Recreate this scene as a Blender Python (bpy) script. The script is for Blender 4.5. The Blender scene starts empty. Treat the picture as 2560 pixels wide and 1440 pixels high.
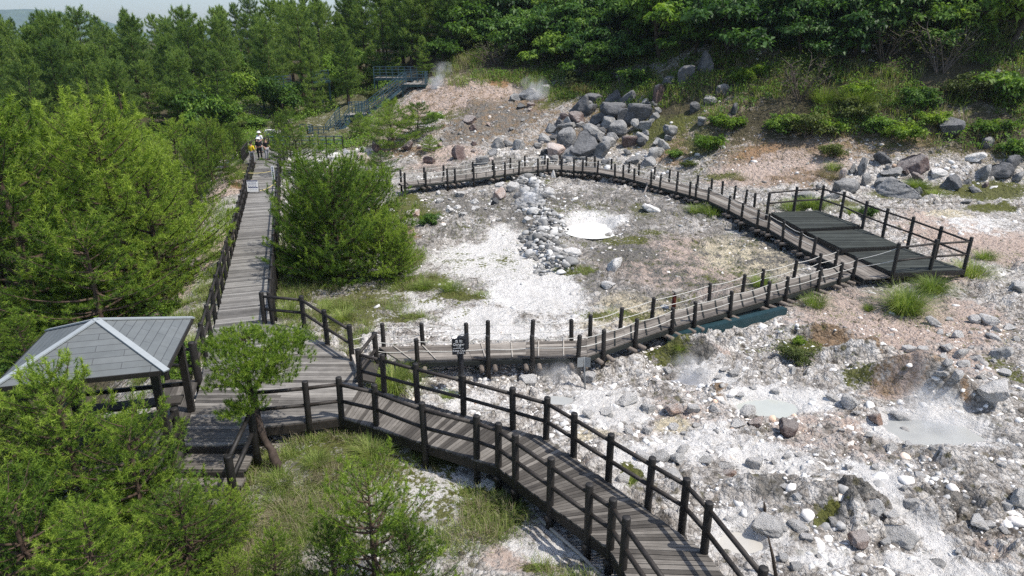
import bpy, bmesh, math, random
import numpy as np
from mathutils import Vector, Matrix, Euler

random.seed(7)
RNG = np.random.default_rng(7)
scene = bpy.context.scene
COL = scene.collection
R = math.radians

# ------------------------------------------------------------------ camera model (photo pixels 2560x1440 <-> world rays)
CAM_H, PITCH, FPX = 8.5, R(20.0), 2560 * 24 / 36
CP, SP = math.cos(PITCH), math.sin(PITCH)

def ray(px, py):
    a, b = (px - 1280) / FPX, (720 - py) / FPX
    return np.array([a, CP + b * SP, -SP + b * CP])

def P(px, py, z=0.0):
    """point on the level z seen at photo pixel px,py"""
    d = ray(px, py)
    t = (z - CAM_H) / d[2]
    return np.array([d[0] * t, d[1] * t, z])

def PY(px, py, y):
    """point at distance y seen at photo pixel px,py"""
    d = ray(px, py)
    t = y / d[1]
    return np.array([d[0] * t, y, CAM_H + d[2] * t])

def project(p):
    x, y, z = p[0], p[1], p[2] - CAM_H
    dep = y * CP - z * SP
    up = y * SP + z * CP
    return 1280 + FPX * x / dep, 720 - FPX * up / dep

# ------------------------------------------------------------------ numpy noise
def _hash(ix, iy, seed):
    h = (ix.astype(np.int64) * 374761393 + iy.astype(np.int64) * 668265263 + seed * 974634777) & 0xFFFFFFFF
    h = ((h ^ (h >> 13)) * 1274126177) & 0xFFFFFFFF
    return ((h ^ (h >> 16)) & 0xFFFF) / 65535.0

def vnoise(x, y, seed=0):
    x = np.asarray(x, float); y = np.asarray(y, float)
    ix, iy = np.floor(x), np.floor(y)
    fx, fy = x - ix, y - iy
    fx = fx * fx * (3 - 2 * fx); fy = fy * fy * (3 - 2 * fy)
    a = _hash(ix, iy, seed); b = _hash(ix + 1, iy, seed)
    c = _hash(ix, iy + 1, seed); d = _hash(ix + 1, iy + 1, seed)
    return (a * (1 - fx) + b * fx) * (1 - fy) + (c * (1 - fx) + d * fx) * fy

def fbm(x, y, scale=1.0, octv=4, seed=0):
    """-1..1"""
    s, amp, tot = 0.0, 1.0, 0.0
    f = 1.0 / scale
    for o in range(octv):
        s = s + amp * (vnoise(x * f + 17.3 * o, y * f - 9.1 * o, seed + o) * 2 - 1)
        tot += amp; amp *= 0.5; f *= 2.03
    return s / tot

def worley(x, y, cell, seed):
    """F1, F2, random of the nearest cell, offset to it"""
    gx, gy = x / cell, y / cell
    ix, iy = np.floor(gx), np.floor(gy)
    f1 = np.full(x.shape, 9.0); f2 = np.full(x.shape, 9.0); rid = np.zeros(x.shape); ox = np.zeros(x.shape); oy = np.zeros(x.shape)
    for dx in (-1, 0, 1):
        for dy in (-1, 0, 1):
            cx, cy = ix + dx, iy + dy
            px, py = cx + _hash(cx, cy, seed), cy + _hash(cx, cy, seed + 1)
            d = np.hypot(gx - px, gy - py); r_ = _hash(cx, cy, seed + 2)
            n = d < f1
            f2 = np.where(n, f1, np.minimum(f2, d)); f1 = np.where(n, d, f1)
            rid = np.where(n, r_, rid); ox = np.where(n, gx - px, ox); oy = np.where(n, gy - py, oy)
    return f1, f2, rid, ox, oy

def sstep(a, b, x):
    t = np.clip((x - a) / (b - a), 0, 1)
    return t * t * (3 - 2 * t)

# ------------------------------------------------------------------ terrain
XB = [-60, -22, -16, -10, -3, 3.5, 9, 14, 19.6, 28, 40, 80]
YB = [70, 66, 61, 55, 50.5, 50, 47.5, 42.5, 40.5, 38, 34, 28]
SL = [.05, .12, .17, .27, .29, .30, .34, .42, .5, .54, .56, .56]

POOLS = {}   # name: (cx, cy, rx, ry, level)

def h_raw(x, y):
    x = np.asarray(x, float); y = np.asarray(y, float)
    z = -0.6 + 0.022 * np.clip(x - 4, 0, 30)
    s = y - np.interp(x, XB, YB)
    sl = np.interp(x, XB, SL)
    sp = np.where(s > 20, s, np.log1p(np.exp(np.clip(s, -30, 20) / 1.2)) * 1.2)
    sp = np.where(sp > 55, 55 + (sp - 55) * 0.25, sp)
    sp = np.where(sp > 110, 110 + (sp - 110) * 0.0, sp)
    z = z + sp * sl
    # lower wooded ground left of the long boardwalk
    t = (-8.3 - 0.32 * (y - 16.3)) - x
    z = z - 1.5 * sstep(0.8, 4.5, t) * (1 - sstep(52, 64, y))
    # unevenness
    hill = sstep(0, 6, s)
    z = z + (0.10 + 0.45 * hill) * fbm(x, y, 5.0 , 3, 3) + (0.07 + 0.12 * hill) * fbm(x, y, 1.3, 3, 11) + 0.045 * fbm(x, y, 0.42, 2, 23)
    z = z + 0.40 * sstep(29, 40, y) * (1 - hill) + .40 * hill
    z = z + 0.05 * np.abs(fbm(x, y, .24, 2, 29)) * sstep(-9, -6, x)
    return z

MOUNDS = []   # (cx, cy, rx, ry, rot, height)
def h(x, y):
    z = h_raw(x, y)
    x = np.asarray(x, float); y = np.asarray(y, float)
    for cx, cy, rx, ry, rot, hh in MOUNDS:
        c, s_ = math.cos(rot), math.sin(rot)
        u = ((x - cx) * c + (y - cy) * s_) / rx; v = (-(x - cx) * s_ + (y - cy) * c) / ry
        if hh > .5 and rx < 1.6 and rx > .6: v = np.where(v < 0, v * 2.6, v * .7)      # cut banks: steep on the near side
        z = z + hh * np.exp(-(u * u + v * v) * 1.2)
    for cx, cy, rx, ry, lv in POOLS.values():
        d = np.sqrt(((x - cx) / rx) ** 2 + ((y - cy) / ry) ** 2) + 0.42 * fbm(x, y, 0.30 + 0.45 * rx, 4, 71)
        w = 1 - sstep(0.6, 1.4, d)
        z = z * (1 - w) + (lv - 0.10) * w
    return z

_TS = 6.0 * 1.010 ** np.arange(0, 470)
def G(px, py):
    """ground point seen at photo pixel"""
    d = ray(px, py)
    q = np.array([0, 0, CAM_H]) + d * _TS[:, None]
    hit = np.nonzero(q[:, 2] < h(q[:, 0], q[:, 1]))[0]
    if not len(hit): return q[-1]
    k = hit[0]; lo, hi = _TS[max(k - 1, 0)], _TS[k]
    for _ in range(2):
        ts = np.linspace(lo, hi, 12)
        q = np.array([0, 0, CAM_H]) + d * ts[:, None]
        j = int(np.argmax(q[:, 2] < h(q[:, 0], q[:, 1])))
        lo, hi = ts[max(j - 1, 0)], ts[j]
    q = np.array([0, 0, CAM_H]) + d * hi
    return np.array([q[0], q[1], float(h(q[0], q[1]))])

def add_pool(name, px, py, wpx, hpx, dz=-0.08):
    c = G(px, py)
    a = P(px, py - hpx / 2, c[2]); b = P(px, py + hpx / 2, c[2])
    dep = c[1] * CP + (CAM_H - c[2]) * SP
    POOLS[name] = (c[0], c[1], wpx * .43 / FPX * dep, (a[1] - b[1]) * .43, c[2] + dz)

_m = []
for px, py, rx, ry, rot, hh in [
        (2300, 985, 1.55, .55, -.5, 1.15),      # bank behind the big crater pool
        (2150, 900, 1.2, .40, -.2, .55),
        (1722, 900, .95, .45, 0, .8),         # bank over the steaming hollow
        (1800, 985, .5, .35, 0, .35),
        (2060, 850, 1.5, .30, -.25, .55),      # brown cut
        (1560, 560, 1.3, .8, 0, .45),          # mound right of white pool
        (1345, 600, .45, 3.2, .12, .35),       # low ridge under the dry stone wall
        (2450, 1180, 2.0, 1.2, .2, .35),
        (2050, 1270, 1.1, .5, 0, .45), (1900, 1230, 1.5, .3, .0, .3),
        (850, 1150, 1.6, 1.0, 0, .25),
        (560, 470, 1.6, 1.2, 0, 1.0)]:
    c = G(px, py); _m.append((c[0], c[1], rx, ry, rot, hh))
MOUNDS.extend(_m)
add_pool('white', 1475, 568, 120, 40)
add_pool('green', 1930, 1014, 190, 52)
add_pool('crater', 2335, 1072, 250, 90, -.15)
add_pool('hollow', 1715, 942, 140, 32, -.22)
add_pool('small', 1392, 996, 90, 28)
add_pool('lower', 1850, 1350, 120, 60)
add_pool('beige', 1840, 577, 80, 14)

# ------------------------------------------------------------------ materials
def new_mat(name):
    m = bpy.data.materials.new(name); m.use_nodes = True
    nt = m.node_tree
    nt.nodes.clear()
    out = nt.nodes.new('ShaderNodeOutputMaterial')
    return m, nt, out

class NT:
    """tiny helper for writing node trees"""
    def __init__(s, nt): s.nt = nt; s._obj = None
    def n(s, typ, **kw):
        nd = s.nt.nodes.new(typ)
        for k, v in kw.items(): setattr(nd, k, v)
        return nd
    def link(s, a, b): s.nt.links.new(a, b)
    def set(s, sock, v):
        if hasattr(v, 'is_output') or isinstance(v, bpy.types.NodeSocket): s.link(v, sock)
        else:
            if isinstance(v, tuple) and len(v) == 3 and sock.type == 'RGBA': v = (*v, 1)
            sock.default_value = v
    def coord(s):
        if s._obj is None: s._obj = s.n('ShaderNodeTexCoord').outputs['Object']
        return s._obj
    def geo_pos(s):
        return s.n('ShaderNodeNewGeometry').outputs['Position']
    def noise(s, vec, scale, detail=4, rough=.6, out='Fac'):
        nd = s.n('ShaderNodeTexNoise'); s.set(nd.inputs['Vector'], vec)
        nd.inputs['Scale'].default_value = scale; nd.inputs['Detail'].default_value = detail; nd.inputs['Roughness'].default_value = rough
        return nd.outputs[out]
    def vor(s, vec, scale, feature='F1', rnd=1.0):
        nd = s.n('ShaderNodeTexVoronoi', feature=feature); s.set(nd.inputs['Vector'], vec)
        nd.inputs['Scale'].default_value = scale; nd.inputs['Randomness'].default_value = rnd
        return nd
    def attr(s, name, out='Fac'):
        nd = s.n('ShaderNodeAttribute'); nd.attribute_name = name
        return nd.outputs[out]
    def math(s, op, a, b=0.0, clamp=False):
        nd = s.n('ShaderNodeMath', operation=op); nd.use_clamp = clamp
        s.set(nd.inputs[0], a); s.set(nd.inputs[1], b)
        return nd.outputs[0]
    def vmul(s, v, xyz):
        nd = s.n('ShaderNodeVectorMath', operation='MULTIPLY'); s.set(nd.inputs[0], v); nd.inputs[1].default_value = xyz
        return nd.outputs[0]
    def vadd(s, v, w):
        nd = s.n('ShaderNodeVectorMath', operation='ADD'); s.set(nd.inputs[0], v); s.set(nd.inputs[1], w)
        return nd.outputs[0]
    def ramp(s, fac, stops, interp='LINEAR'):
        nd = s.n('ShaderNodeValToRGB'); s.set(nd.inputs[0], fac)
        cr = nd.color_ramp; cr.interpolation = interp
        while len(cr.elements) < len(stops): cr.elements.new(0.5)
        for e, (p, c) in zip(cr.elements, stops):
            e.position = p; e.color = (c, c, c, 1) if isinstance(c, (int, float)) else (*c, 1)
        return nd.outputs[0]
    def mix(s, fac, a, b, blend='MIX'):
        nd = s.n('ShaderNodeMix', data_type='RGBA', blend_type=blend)
        s.set(nd.inputs[0], fac); s.set(nd.inputs[6], a); s.set(nd.inputs[7], b)
        return nd.outputs[2]
    def bump(s, height, strength=.5, dist=.05, normal=None):
        nd = s.n('ShaderNodeBump'); nd.inputs['Strength'].default_value = strength; nd.inputs['Distance'].default_value = dist
        s.set(nd.inputs['Height'], height)
        if normal is not None: s.link(normal, nd.inputs['Normal'])
        return nd.outputs[0]
    def bsdf(s, out, color, rough=.85, normal=None, spec=.3, **kw):
        nd = s.n('ShaderNodeBsdfPrincipled')
        s.set(nd.inputs['Base Color'], color); s.set(nd.inputs['Roughness'], rough)
        nd.inputs['Specular IOR Level'].default_value = spec
        for k, v in kw.items(): s.set(nd.inputs[k], v)
        if normal is not None: s.link(normal, nd.inputs['Normal'])
        s.link(nd.outputs[0], out.inputs['Surface'])
        return nd

def m_ground():
    m, nt, out = new_mat('ground'); t = NT(nt)
    p = t.coord()
    wob = t.noise(p, 1.7, 5, .65, 'Color')
    pw = t.vadd(p, t.vmul(wob, (.18, .18, .18)))
    n_big = t.noise(p, .35, 5, .6); n_mid = t.noise(p, 1.6, 6, .68); n_fine = t.noise(p, 9, 5, .7); n_grit = t.noise(p, 42, 3, .7)
    v1 = t.vor(pw, 4.2); v2 = t.vor(pw, 11.0); e1 = t.vor(pw, 4.2, 'DISTANCE_TO_EDGE')
    v3 = t.vor(p, 30.0)
    stone = t.mix(.5, v1.outputs['Color'], v2.outputs['Color'])
    sv = t.n('ShaderNodeSeparateColor'); t.link(stone, sv.inputs[0])
    sgrey = t.math('ADD', t.math('MULTIPLY', sv.outputs[0], .55), t.math('MULTIPLY', n_fine, .5))
    sgrey = t.math('ADD', sgrey, t.math('MULTIPLY', t.math('SUBTRACT', n_mid, .5), 1.0))
    sgrey = t.math('ADD', sgrey, t.math('MULTIPLY', t.math('SUBTRACT', t.attr('stone'), .5), .55))
    rub = t.ramp(sgrey, [(.12, (.125, .108, .092)), (.33, (.32, .292, .263)), (.52, (.56, .525, .485)), (.75, (.80, .772, .735))])
    crack = t.ramp(e1.outputs['Distance'], [(0, .22), (.06, 1.0)])
    rub = t.mix(.7, rub, crack, 'MULTIPLY')
    def mask(name, n, lo=.40, hi=.62, amp=2.0):
        a = t.attr(name)
        x = t.math('ADD', a, t.math('MULTIPLY', t.math('SUBTRACT', n, .5), amp))
        return t.ramp(x, [(lo, 0.0), (hi, 1.0)])
    nm = t.math('ADD', t.math('MULTIPLY', n_mid, .6), t.math('MULTIPLY', n_fine, .4))
    nmf = t.math('ADD', t.math('MULTIPLY', n_fine, .55), t.math('MULTIPLY', n_grit, .45))
    white = t.ramp(t.math('ADD', nmf, t.math('MULTIPLY', t.math('SUBTRACT', n_mid, .5), .75)), [(.22, (.44, .43, .415)), (.38, (.70, .68, .65)), (.58, (.85, .83, .80))])
    pink = t.ramp(nmf, [(.32, (.30, .235, .195)), (.48, (.54, .42, .355)), (.66, (.74, .635, .56))])
    yel = t.ramp(nmf, [(.3, (.40, .34, .23)), (.5, (.66, .58, .42)), (.68, (.80, .74, .60))])
    dark = t.ramp(nmf, [(.3, (.075, .07, .06)), (.5, (.17, .16, .145)), (.7, (.32, .31, .29))])
    brown = t.ramp(nmf, [(.3, (.13, .085, .05)), (.5, (.27, .185, .115)), (.7, (.45, .35, .25))])
    orange = t.ramp(nmf, [(.3, (.20, .105, .045)), (.5, (.36, .21, .105)), (.7, (.52, .38, .25))])
    moss = t.ramp(nmf, [(.3, (.045, .05, .012)), (.5, (.11, .12, .028)), (.7, (.20, .205, .06))])
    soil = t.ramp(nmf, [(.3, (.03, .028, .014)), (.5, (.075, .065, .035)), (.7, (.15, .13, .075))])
    c = rub
    c = t.mix(mask('pink', nm), c, pink)
    c = t.mix(mask('yellow', nm), c, yel)
    c = t.mix(mask('dark', nm), c, dark)
    c = t.mix(mask('brown', nm), c, brown)
    c = t.mix(mask('orange', nm), c, orange)
    c = t.mix(mask('white', nm), c, white)
    # dark and coloured pebbles strewn everywhere
    peb = t.n('ShaderNodeSeparateColor'); t.link(v3.outputs['Color'], peb.inputs[0])
    pm = t.math('MULTIPLY', t.ramp(peb.outputs[0], [(.74, 0.0), (.80, 1.0)]), t.ramp(v3.outputs['Distance'], [(.25, 1.0), (.42, 0.0)]))
    pcol = t.ramp(peb.outputs[1], [(.1, (.10, .095, .09)), (.45, (.28, .26, .24)), (.8, (.72, .70, .67)), (.95, (.45, .27, .17))])
    c = t.mix(t.math('MULTIPLY', pm, .75), c, pcol)
    # little dark and olive tufts dotted over the crust
    v4 = t.vor(pw, 3.4); s4 = t.n('ShaderNodeSeparateColor'); t.link(v4.outputs['Color'], s4.inputs[0])
    dotn = t.math('ADD', v4.outputs['Distance'], t.math('MULTIPLY', t.math('SUBTRACT', n_fine, .5), .55))
    dm = t.math('MULTIPLY', t.ramp(dotn, [(.20, 1.0), (.36, 0.0)]), t.ramp(t.math('ADD', s4.outputs[0], t.math('MULTIPLY', t.math('SUBTRACT', n_big, .5), 1.6)), [(.42, 0.0), (.52, 1.0)]))
    dm = t.math('MULTIPLY', dm, t.math('SUBTRACT', 1.0, t.attr('white'), True))
    c = t.mix(t.math('MULTIPLY', dm, .85), c, t.ramp(s4.outputs[1], [(.2, (.075, .07, .055)), (.6, (.11, .105, .035)), (.9, (.16, .14, .10))]))
    c = t.mix(mask('moss', t.math('ADD', t.math('MULTIPLY', n_mid, .45), t.math('MULTIPLY', n_fine, .55)), .42, .56, 2.4), c, moss)
    c = t.mix(mask('soil', nm), c, soil)
    c = t.mix(t.math('MULTIPLY', t.ramp(n_big, [(.35, 0.0), (.7, 1.0)]), .18), c, (.25, .23, .20))
    # relief
    hgt = t.math('ADD', t.math('MULTIPLY', t.ramp(v1.outputs['Distance'], [(0, 1.0), (.75, 0.0)]), .9), t.math('MULTIPLY', t.ramp(v2.outputs['Distance'], [(0, 1.0), (.8, 0.0)]), .55))
    soft = t.math('SUBTRACT', 1.0, t.math('MULTIPLY', t.attr('white'), .8), True)
    hgt = t.math('MULTIPLY', hgt, soft)
    hgt = t.math('ADD', hgt, t.math('ADD', t.math('MULTIPLY', n_fine, .9), t.math('MULTIPLY', n_grit, .35)))
    nb = t.bump(hgt, 1.0, .15)
    t.bsdf(out, c, .92, nb, .15)
    return m

def m_rock(name, stops, patch=None, scale=2.2, dustamt=.6, dustcol=(.64, .62, .59)):
    m, nt, out = new_mat(name); t = NT(nt)
    p = t.coord()
    oi = t.n('ShaderNodeObjectInfo')
    off = t.n('ShaderNodeCombineXYZ'); t.link(t.math('MULTIPLY', oi.outputs['Random'], 60.0), off.inputs[0])
    p = t.vadd(p, off.outputs[0])
    n1 = t.noise(p, scale, 6, .68); n2 = t.noise(p, scale * 6, 5, .7); mus = t.noise(p, scale * .55, 3, .5)
    x = t.math('ADD', t.math('MULTIPLY', n1, .65), t.math('MULTIPLY', n2, .35))
    x = t.math('ADD', x, t.math('MULTIPLY', t.math('SUBTRACT', oi.outputs['Random'], .5), .14))
    c = t.ramp(x, stops)
    ge = t.n('ShaderNodeNewGeometry'); sz = t.n('ShaderNodeSeparateXYZ'); t.link(ge.outputs['Normal'], sz.inputs[0])
    dust = t.ramp(t.math('ADD', sz.outputs[2], t.math('MULTIPLY', t.math('SUBTRACT', n2, .5), 1.3)), [(.25, 0.0), (.85, 1.0)])
    c = t.mix(t.math('MULTIPLY', dust, dustamt), c, dustcol)
    if patch:
        pm = t.ramp(t.math('ADD', t.math('MULTIPLY', mus, .6), t.math('MULTIPLY', n2, .4)), [(patch[0], 0.0), (patch[0] + .1, 1.0)])
        c = t.mix(t.math('MULTIPLY', pm, patch[2]), c, patch[1])
    nb = t.bump(t.math('ADD', n2, t.math('MULTIPLY', n1, .8)), 1.0, .13)
    t.bsdf(out, c, .9, nb, .2)
    return m

def m_rubble():
    m, nt, out = new_mat('rubble'); t = NT(nt)
    p = t.coord(); tone = t.attr('tone'); warm = t.attr('warm')
    n2 = t.noise(p, 14, 5, .7)
    x = t.math('ADD', t.math('MULTIPLY', tone, .75), t.math('MULTIPLY', n2, .35))
    c = t.ramp(x, [(.1, (.10, .10, .095)), (.3, (.30, .295, .285)), (.5, (.60, .595, .58)), (.75, (.84, .82, .79))])
    w = t.ramp(warm, [(.0, (.80, .82, .84)), (.5, (1, 1, 1)), (.85, (1.0, .93, .87)), (1.0, (.92, .68, .52))])
    c = t.mix(1.0, c, w, 'MULTIPLY')
    t.bsdf(out, c, .9, t.bump(n2, .6, .03), .2)
    return m

def m_wood(name, lo, mid, hi, streak=(1.2, 26, 1), wear=.25, rough=.85):
    """weathered boards: attribute 'grain' = (metres along, metres across, board random)"""
    m, nt, out = new_mat(name); t = NT(nt)
    g = t.attr('grain', 'Vector')
    sp = t.n('ShaderNodeSeparateXYZ'); t.link(g, sp.inputs[0])
    off = t.n('ShaderNodeCombineXYZ'); t.link(t.math('MULTIPLY', sp.outputs[2], 37.0), off.inputs[2])
    gv = t.vadd(t.vmul(g, streak), off.outputs[0])
    n1 = t.noise(gv, 1.6, 6, .7); n2 = t.noise(t.coord(), .6, 4, .6); n3 = t.noise(t.coord(), 3.5, 4, .65)
    x = t.math('ADD', t.math('MULTIPLY', sp.outputs[2], .34), t.math('MULTIPLY', n1, .62))
    x = t.math('ADD', x, t.math('MULTIPLY', t.math('SUBTRACT', n2, .5), .35))
    x = t.math('ADD', x, t.math('MULTIPLY', t.math('SUBTRACT', n3, .5), .22))
    c = t.ramp(x, [(.22, lo), (.48, mid), (.78, hi)])
    nb = t.bump(n1, .5, .012)
    t.bsdf(out, c, rough, nb, .25)
    return m

def m_plain(name, col, rough=.6, var=.25, scale=6, bump=.2, spec=.3, metal=0.0):
    m, nt, out = new_mat(name); t = NT(nt)
    p = t.coord(); n = t.noise(p, scale, 5, .65); n2 = t.noise(p, scale * 7, 4, .7)
    lo = tuple(c * (1 - var) for c in col); hi = tuple(min(1, c * (1 + var)) for c in col)
    oi = t.n('ShaderNodeObjectInfo')
    fa = t.math('ADD', t.math('MULTIPLY', n, .6), t.math('MULTIPLY', n2, .4))
    fa = t.math('ADD', fa, t.math('MULTIPLY', t.math('SUBTRACT', oi.outputs['Random'], .5), .18))
    c = t.ramp(fa, [(.32, lo), (.66, hi)])
    t.bsdf(out, c, rough, t.bump(n2, bump, .01), spec, Metallic=metal)
    return m

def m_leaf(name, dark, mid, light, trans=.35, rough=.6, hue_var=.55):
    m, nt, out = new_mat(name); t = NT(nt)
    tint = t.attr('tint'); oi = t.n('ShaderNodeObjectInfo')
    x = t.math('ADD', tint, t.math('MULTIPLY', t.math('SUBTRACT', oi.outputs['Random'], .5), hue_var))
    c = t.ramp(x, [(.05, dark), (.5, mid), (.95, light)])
    d = t.n('ShaderNodeBsdfPrincipled'); t.set(d.inputs['Base Color'], c); d.inputs['Roughness'].default_value = rough; d.inputs['Specular IOR Level'].default_value = .25
    tr = t.n('ShaderNodeBsdfTranslucent'); t.set(tr.inputs['Color'], t.mix(1.0, c, (1.15, 1.25, .6), 'MULTIPLY'))
    mx = t.n('ShaderNodeMixShader'); mx.inputs[0].default_value = trans
    t.link(d.outputs[0], mx.inputs[1]); t.link(tr.outputs[0], mx.inputs[2]); t.link(mx.outputs[0], out.inputs['Surface'])
    return m

def m_mud(name, col, rough=.35):
    m, nt, out = new_mat(name); t = NT(nt)
    p = t.coord(); n = t.noise(p, 1.5, 4, .6); n2 = t.noise(p, 7, 3, .6)
    c = t.ramp(n, [(.35, tuple(x * .93 for x in col)), (.65, col)])
    t.bsdf(out, c, rough, t.bump(n2, .15, .02), .4)
    return m

M = {}
M['ground'] = m_ground()
M['rock_grey'] = m_rock('grey rock', [(.28, (.14, .138, .135)), (.42, (.38, .372, .36)), (.54, (.62, .61, .59)), (.72, (.78, .765, .74))])
M['rock_mid'] = m_rock('mid grey rock', [(.28, (.085, .085, .086)), (.43, (.19, .189, .187)), (.56, (.34, .337, .33)), (.74, (.58, .572, .56))], None, 2.4, .38, (.47, .46, .445))
M['rock_dark'] = m_rock('dark rock', [(.3, (.045, .047, .05)), (.5, (.105, .107, .112)), (.66, (.20, .20, .205)), (.8, (.38, .38, .38))], None, 2.2, .25, (.36, .36, .36))
M['rock_pale'] = m_rock('pale rock', [(.28, (.30, .29, .275)), (.41, (.56, .55, .53)), (.52, (.76, .745, .72)), (.74, (.85, .835, .81))], (.54, (.52, .46, .40), .4), 2.6, .55, (.78, .755, .725))
M['rock_pink'] = m_rock('pinkish rock', [(.3, (.24, .17, .14)), (.5, (.46, .37, .33)), (.68, (.64, .57, .52)), (.8, (.76, .72, .68))], (.52, (.44, .20, .09), .5), 2.2, .5, (.68, .64, .60))
M['rock_brown'] = m_rock('reddish brown rock', [(.3, (.07, .05, .045)), (.5, (.17, .12, .11)), (.68, (.31, .26, .24)), (.8, (.48, .44, .41))], None, 2.2, .5, (.48, .45, .42))
M['rubble'] = m_rubble()
M['deck'] = m_wood('weathered deck boards', (.038, .035, .032), (.135, .126, .115), (.33, .312, .285))
M['deck_long'] = m_wood('silvery deck boards', (.07, .067, .063), (.17, .163, .153), (.33, .32, .30))
M['deck_brown'] = m_wood('brown deck boards', (.026, .023, .021), (.085, .077, .068), (.25, .23, .205))
M['deck_logs'] = m_wood('split log boards', (.05, .043, .037), (.16, .142, .124), (.37, .338, .30))
M['deck_black'] = m_wood('dark stained boards', (.016, .018, .017), (.036, .041, .037), (.075, .084, .076))
M['post'] = m_plain('dark stained timber', (.016, .014, .0125), .55, .65, 9, .4, .4)
M['rail'] = m_plain('dark brown rail timber', (.027, .022, .0185), .6, .6, 9, .4, .4)
M['log_end'] = m_plain('weathered log', (.16, .135, .115), .85, .45, 12, .5, .2)
M['rope'] = m_plain('white rope', (.56, .55, .51), .9, .15, 30, .5, .1)
M['rope_yellow'] = m_plain('yellow rope', (.62, .52, .24), .9, .15, 30, .5, .1)
M['teal'] = m_plain('teal painted steel', (.010, .036, .044), .5, .35, 5, .1, .4)
M['teal_rail'] = m_plain('blue green painted rail', (.040, .078, .100), .55, .3, 5, .1, .4)
M['roof'] = None
M['batten_pale'] = m_plain('pale batten', (.36, .33, .29), .85, .3, 12, .3, .2)
M['black_paint'] = m_plain('black sign paint', (.012, .013, .017), .45, .3, 6, .1, .4)
M['white_paint'] = m_plain('white paint', (.78, .78, .77), .5, .06, 6, .05, .3)
M['navy'] = m_plain('navy print', (.03, .04, .13), .5, .1, 6, .05, .3)
M['grey_metal'] = m_plain('grey sheet metal', (.22, .23, .23), .5, .2, 5, .1, .5)
M['red_rust'] = m_plain('rusty red timber', (.095, .022, .016), .7, .5, 9, .4, .2)
M['bark'] = m_plain('pine bark', (.085, .06, .045), .95, .55, 9, .9, .1)
M['bark_red'] = m_plain('reddish pine bark', (.060, .046, .038), .95, .5, 9, .9, .1)
M['bark_dark'] = m_plain('dark bark', (.05, .04, .032), .95, .5, 9, .9, .1)
M['dead'] = m_plain('bleached dead wood', (.30, .27, .245), .9, .4, 8, .6, .1)
M['twig'] = m_plain('grey brown twigs', (.13, .105, .09), .9, .4, 8, .4, .1)
M['pine_near'] = m_leaf('bright pine needles', (.022, .052, .010), (.108, .192, .022), (.30, .40, .055), .36)
M['pine_mid'] = m_leaf('pine needles', (.026, .060, .015), (.105, .185, .028), (.25, .335, .055), .36)
M['pine_far'] = m_leaf('forest pine needles', (.030, .066, .022), (.115, .195, .042), (.24, .325, .075), .40)
M['leaf'] = m_leaf('broad leaves', (.026, .064, .013), (.098, .19, .030), (.24, .35, .058), .40)
M['leaf_dark'] = m_leaf('dark glossy leaves', (.020, .052, .016), (.066, .142, .032), (.16, .265, .055), .34, .5)
M['leaf_lime'] = m_leaf('lime leaves', (.045, .10, .012), (.12, .21, .024), (.26, .36, .045), .4)
M['leaf_olive'] = m_leaf('olive leaves', (.035, .050, .015), (.085, .115, .028), (.17, .20, .05), .35)
M['grass'] = m_leaf('grass blades', (.06, .10, .02), (.17, .25, .045), (.38, .40, .15), .35, .7, .3)
M['grass_dry'] = m_leaf('dry grass blades', (.10, .085, .05), (.235, .20, .125), (.42, .37, .26), .3, .7, .3)
M['skin'] = m_plain('skin', (.42, .25, .18), .6, .08, 5, .05, .3)
M['yellow_cloth'] = m_plain('yellow cloth', (.75, .55, .03), .85, .12, 5, .1, .2)
M['white_cloth'] = m_plain('white cloth', (.72, .72, .73), .85, .08, 5, .1, .2)
M['black_cloth'] = m_plain('black cloth', (.012, .012, .014), .85, .3, 5, .1, .2)
M['grey_cloth'] = m_plain('grey cloth', (.28, .28, .30), .85, .15, 5, .1, .2)
M['hair'] = m_plain('dark hair', (.012, .010, .009), .6, .3, 9, .2, .3)
M['mud_white'] = m_mud('white mud', (.80, .79, .745), .3)
M['mud_green'] = m_mud('pale green mud water', (.42, .435, .40), .15)
M['mud_grey'] = m_mud('grey mud', (.36, .365, .35), .22)
M['mud_blue'] = m_mud('bluish grey mud', (.30, .305, .325), .45)
M['mud_beige'] = m_mud('beige mud', (.46, .44, .40), .3)

def m_roof():
    m, nt, out = new_mat('grey roof sheets'); t = NT(nt)
    u = t.attr('grain', 'Vector')
    br = t.n('ShaderNodeTexBrick'); t.set(br.inputs['Vector'], u)
    br.inputs['Scale'].default_value = 1.0; br.inputs['Mortar Size'].default_value = .006; br.inputs['Brick Width'].default_value = 1.1; br.inputs['Row Height'].default_value = .165
    br.inputs['Color1'].default_value = (.132, .145, .148, 1); br.inputs['Color2'].default_value = (.155, .168, .170, 1); br.inputs['Mortar'].default_value = (.05, .052, .056, 1)
    n = t.noise(t.coord(), 3, 5, .6)
    c = t.mix(.5, br.outputs[0], t.ramp(n, [(.3, .6), (.7, 1.0)]), 'MULTIPLY')
    c = t.mix(t.math('MULTIPLY', t.ramp(t.noise(t.coord(), 9, 5, .75), [(.55, 0.0), (.75, 1.0)]), .35), c, (.10, .105, .085))
    t.bsdf(out, c, .6, t.bump(br.outputs[1], -.4, .01), .4)
    return m
M['roof'] = m_roof()
M['roof_cap'] = m_plain('pale roof cap metal', (.30, .325, .335), .5, .1, 5, .05, .5)

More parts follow.
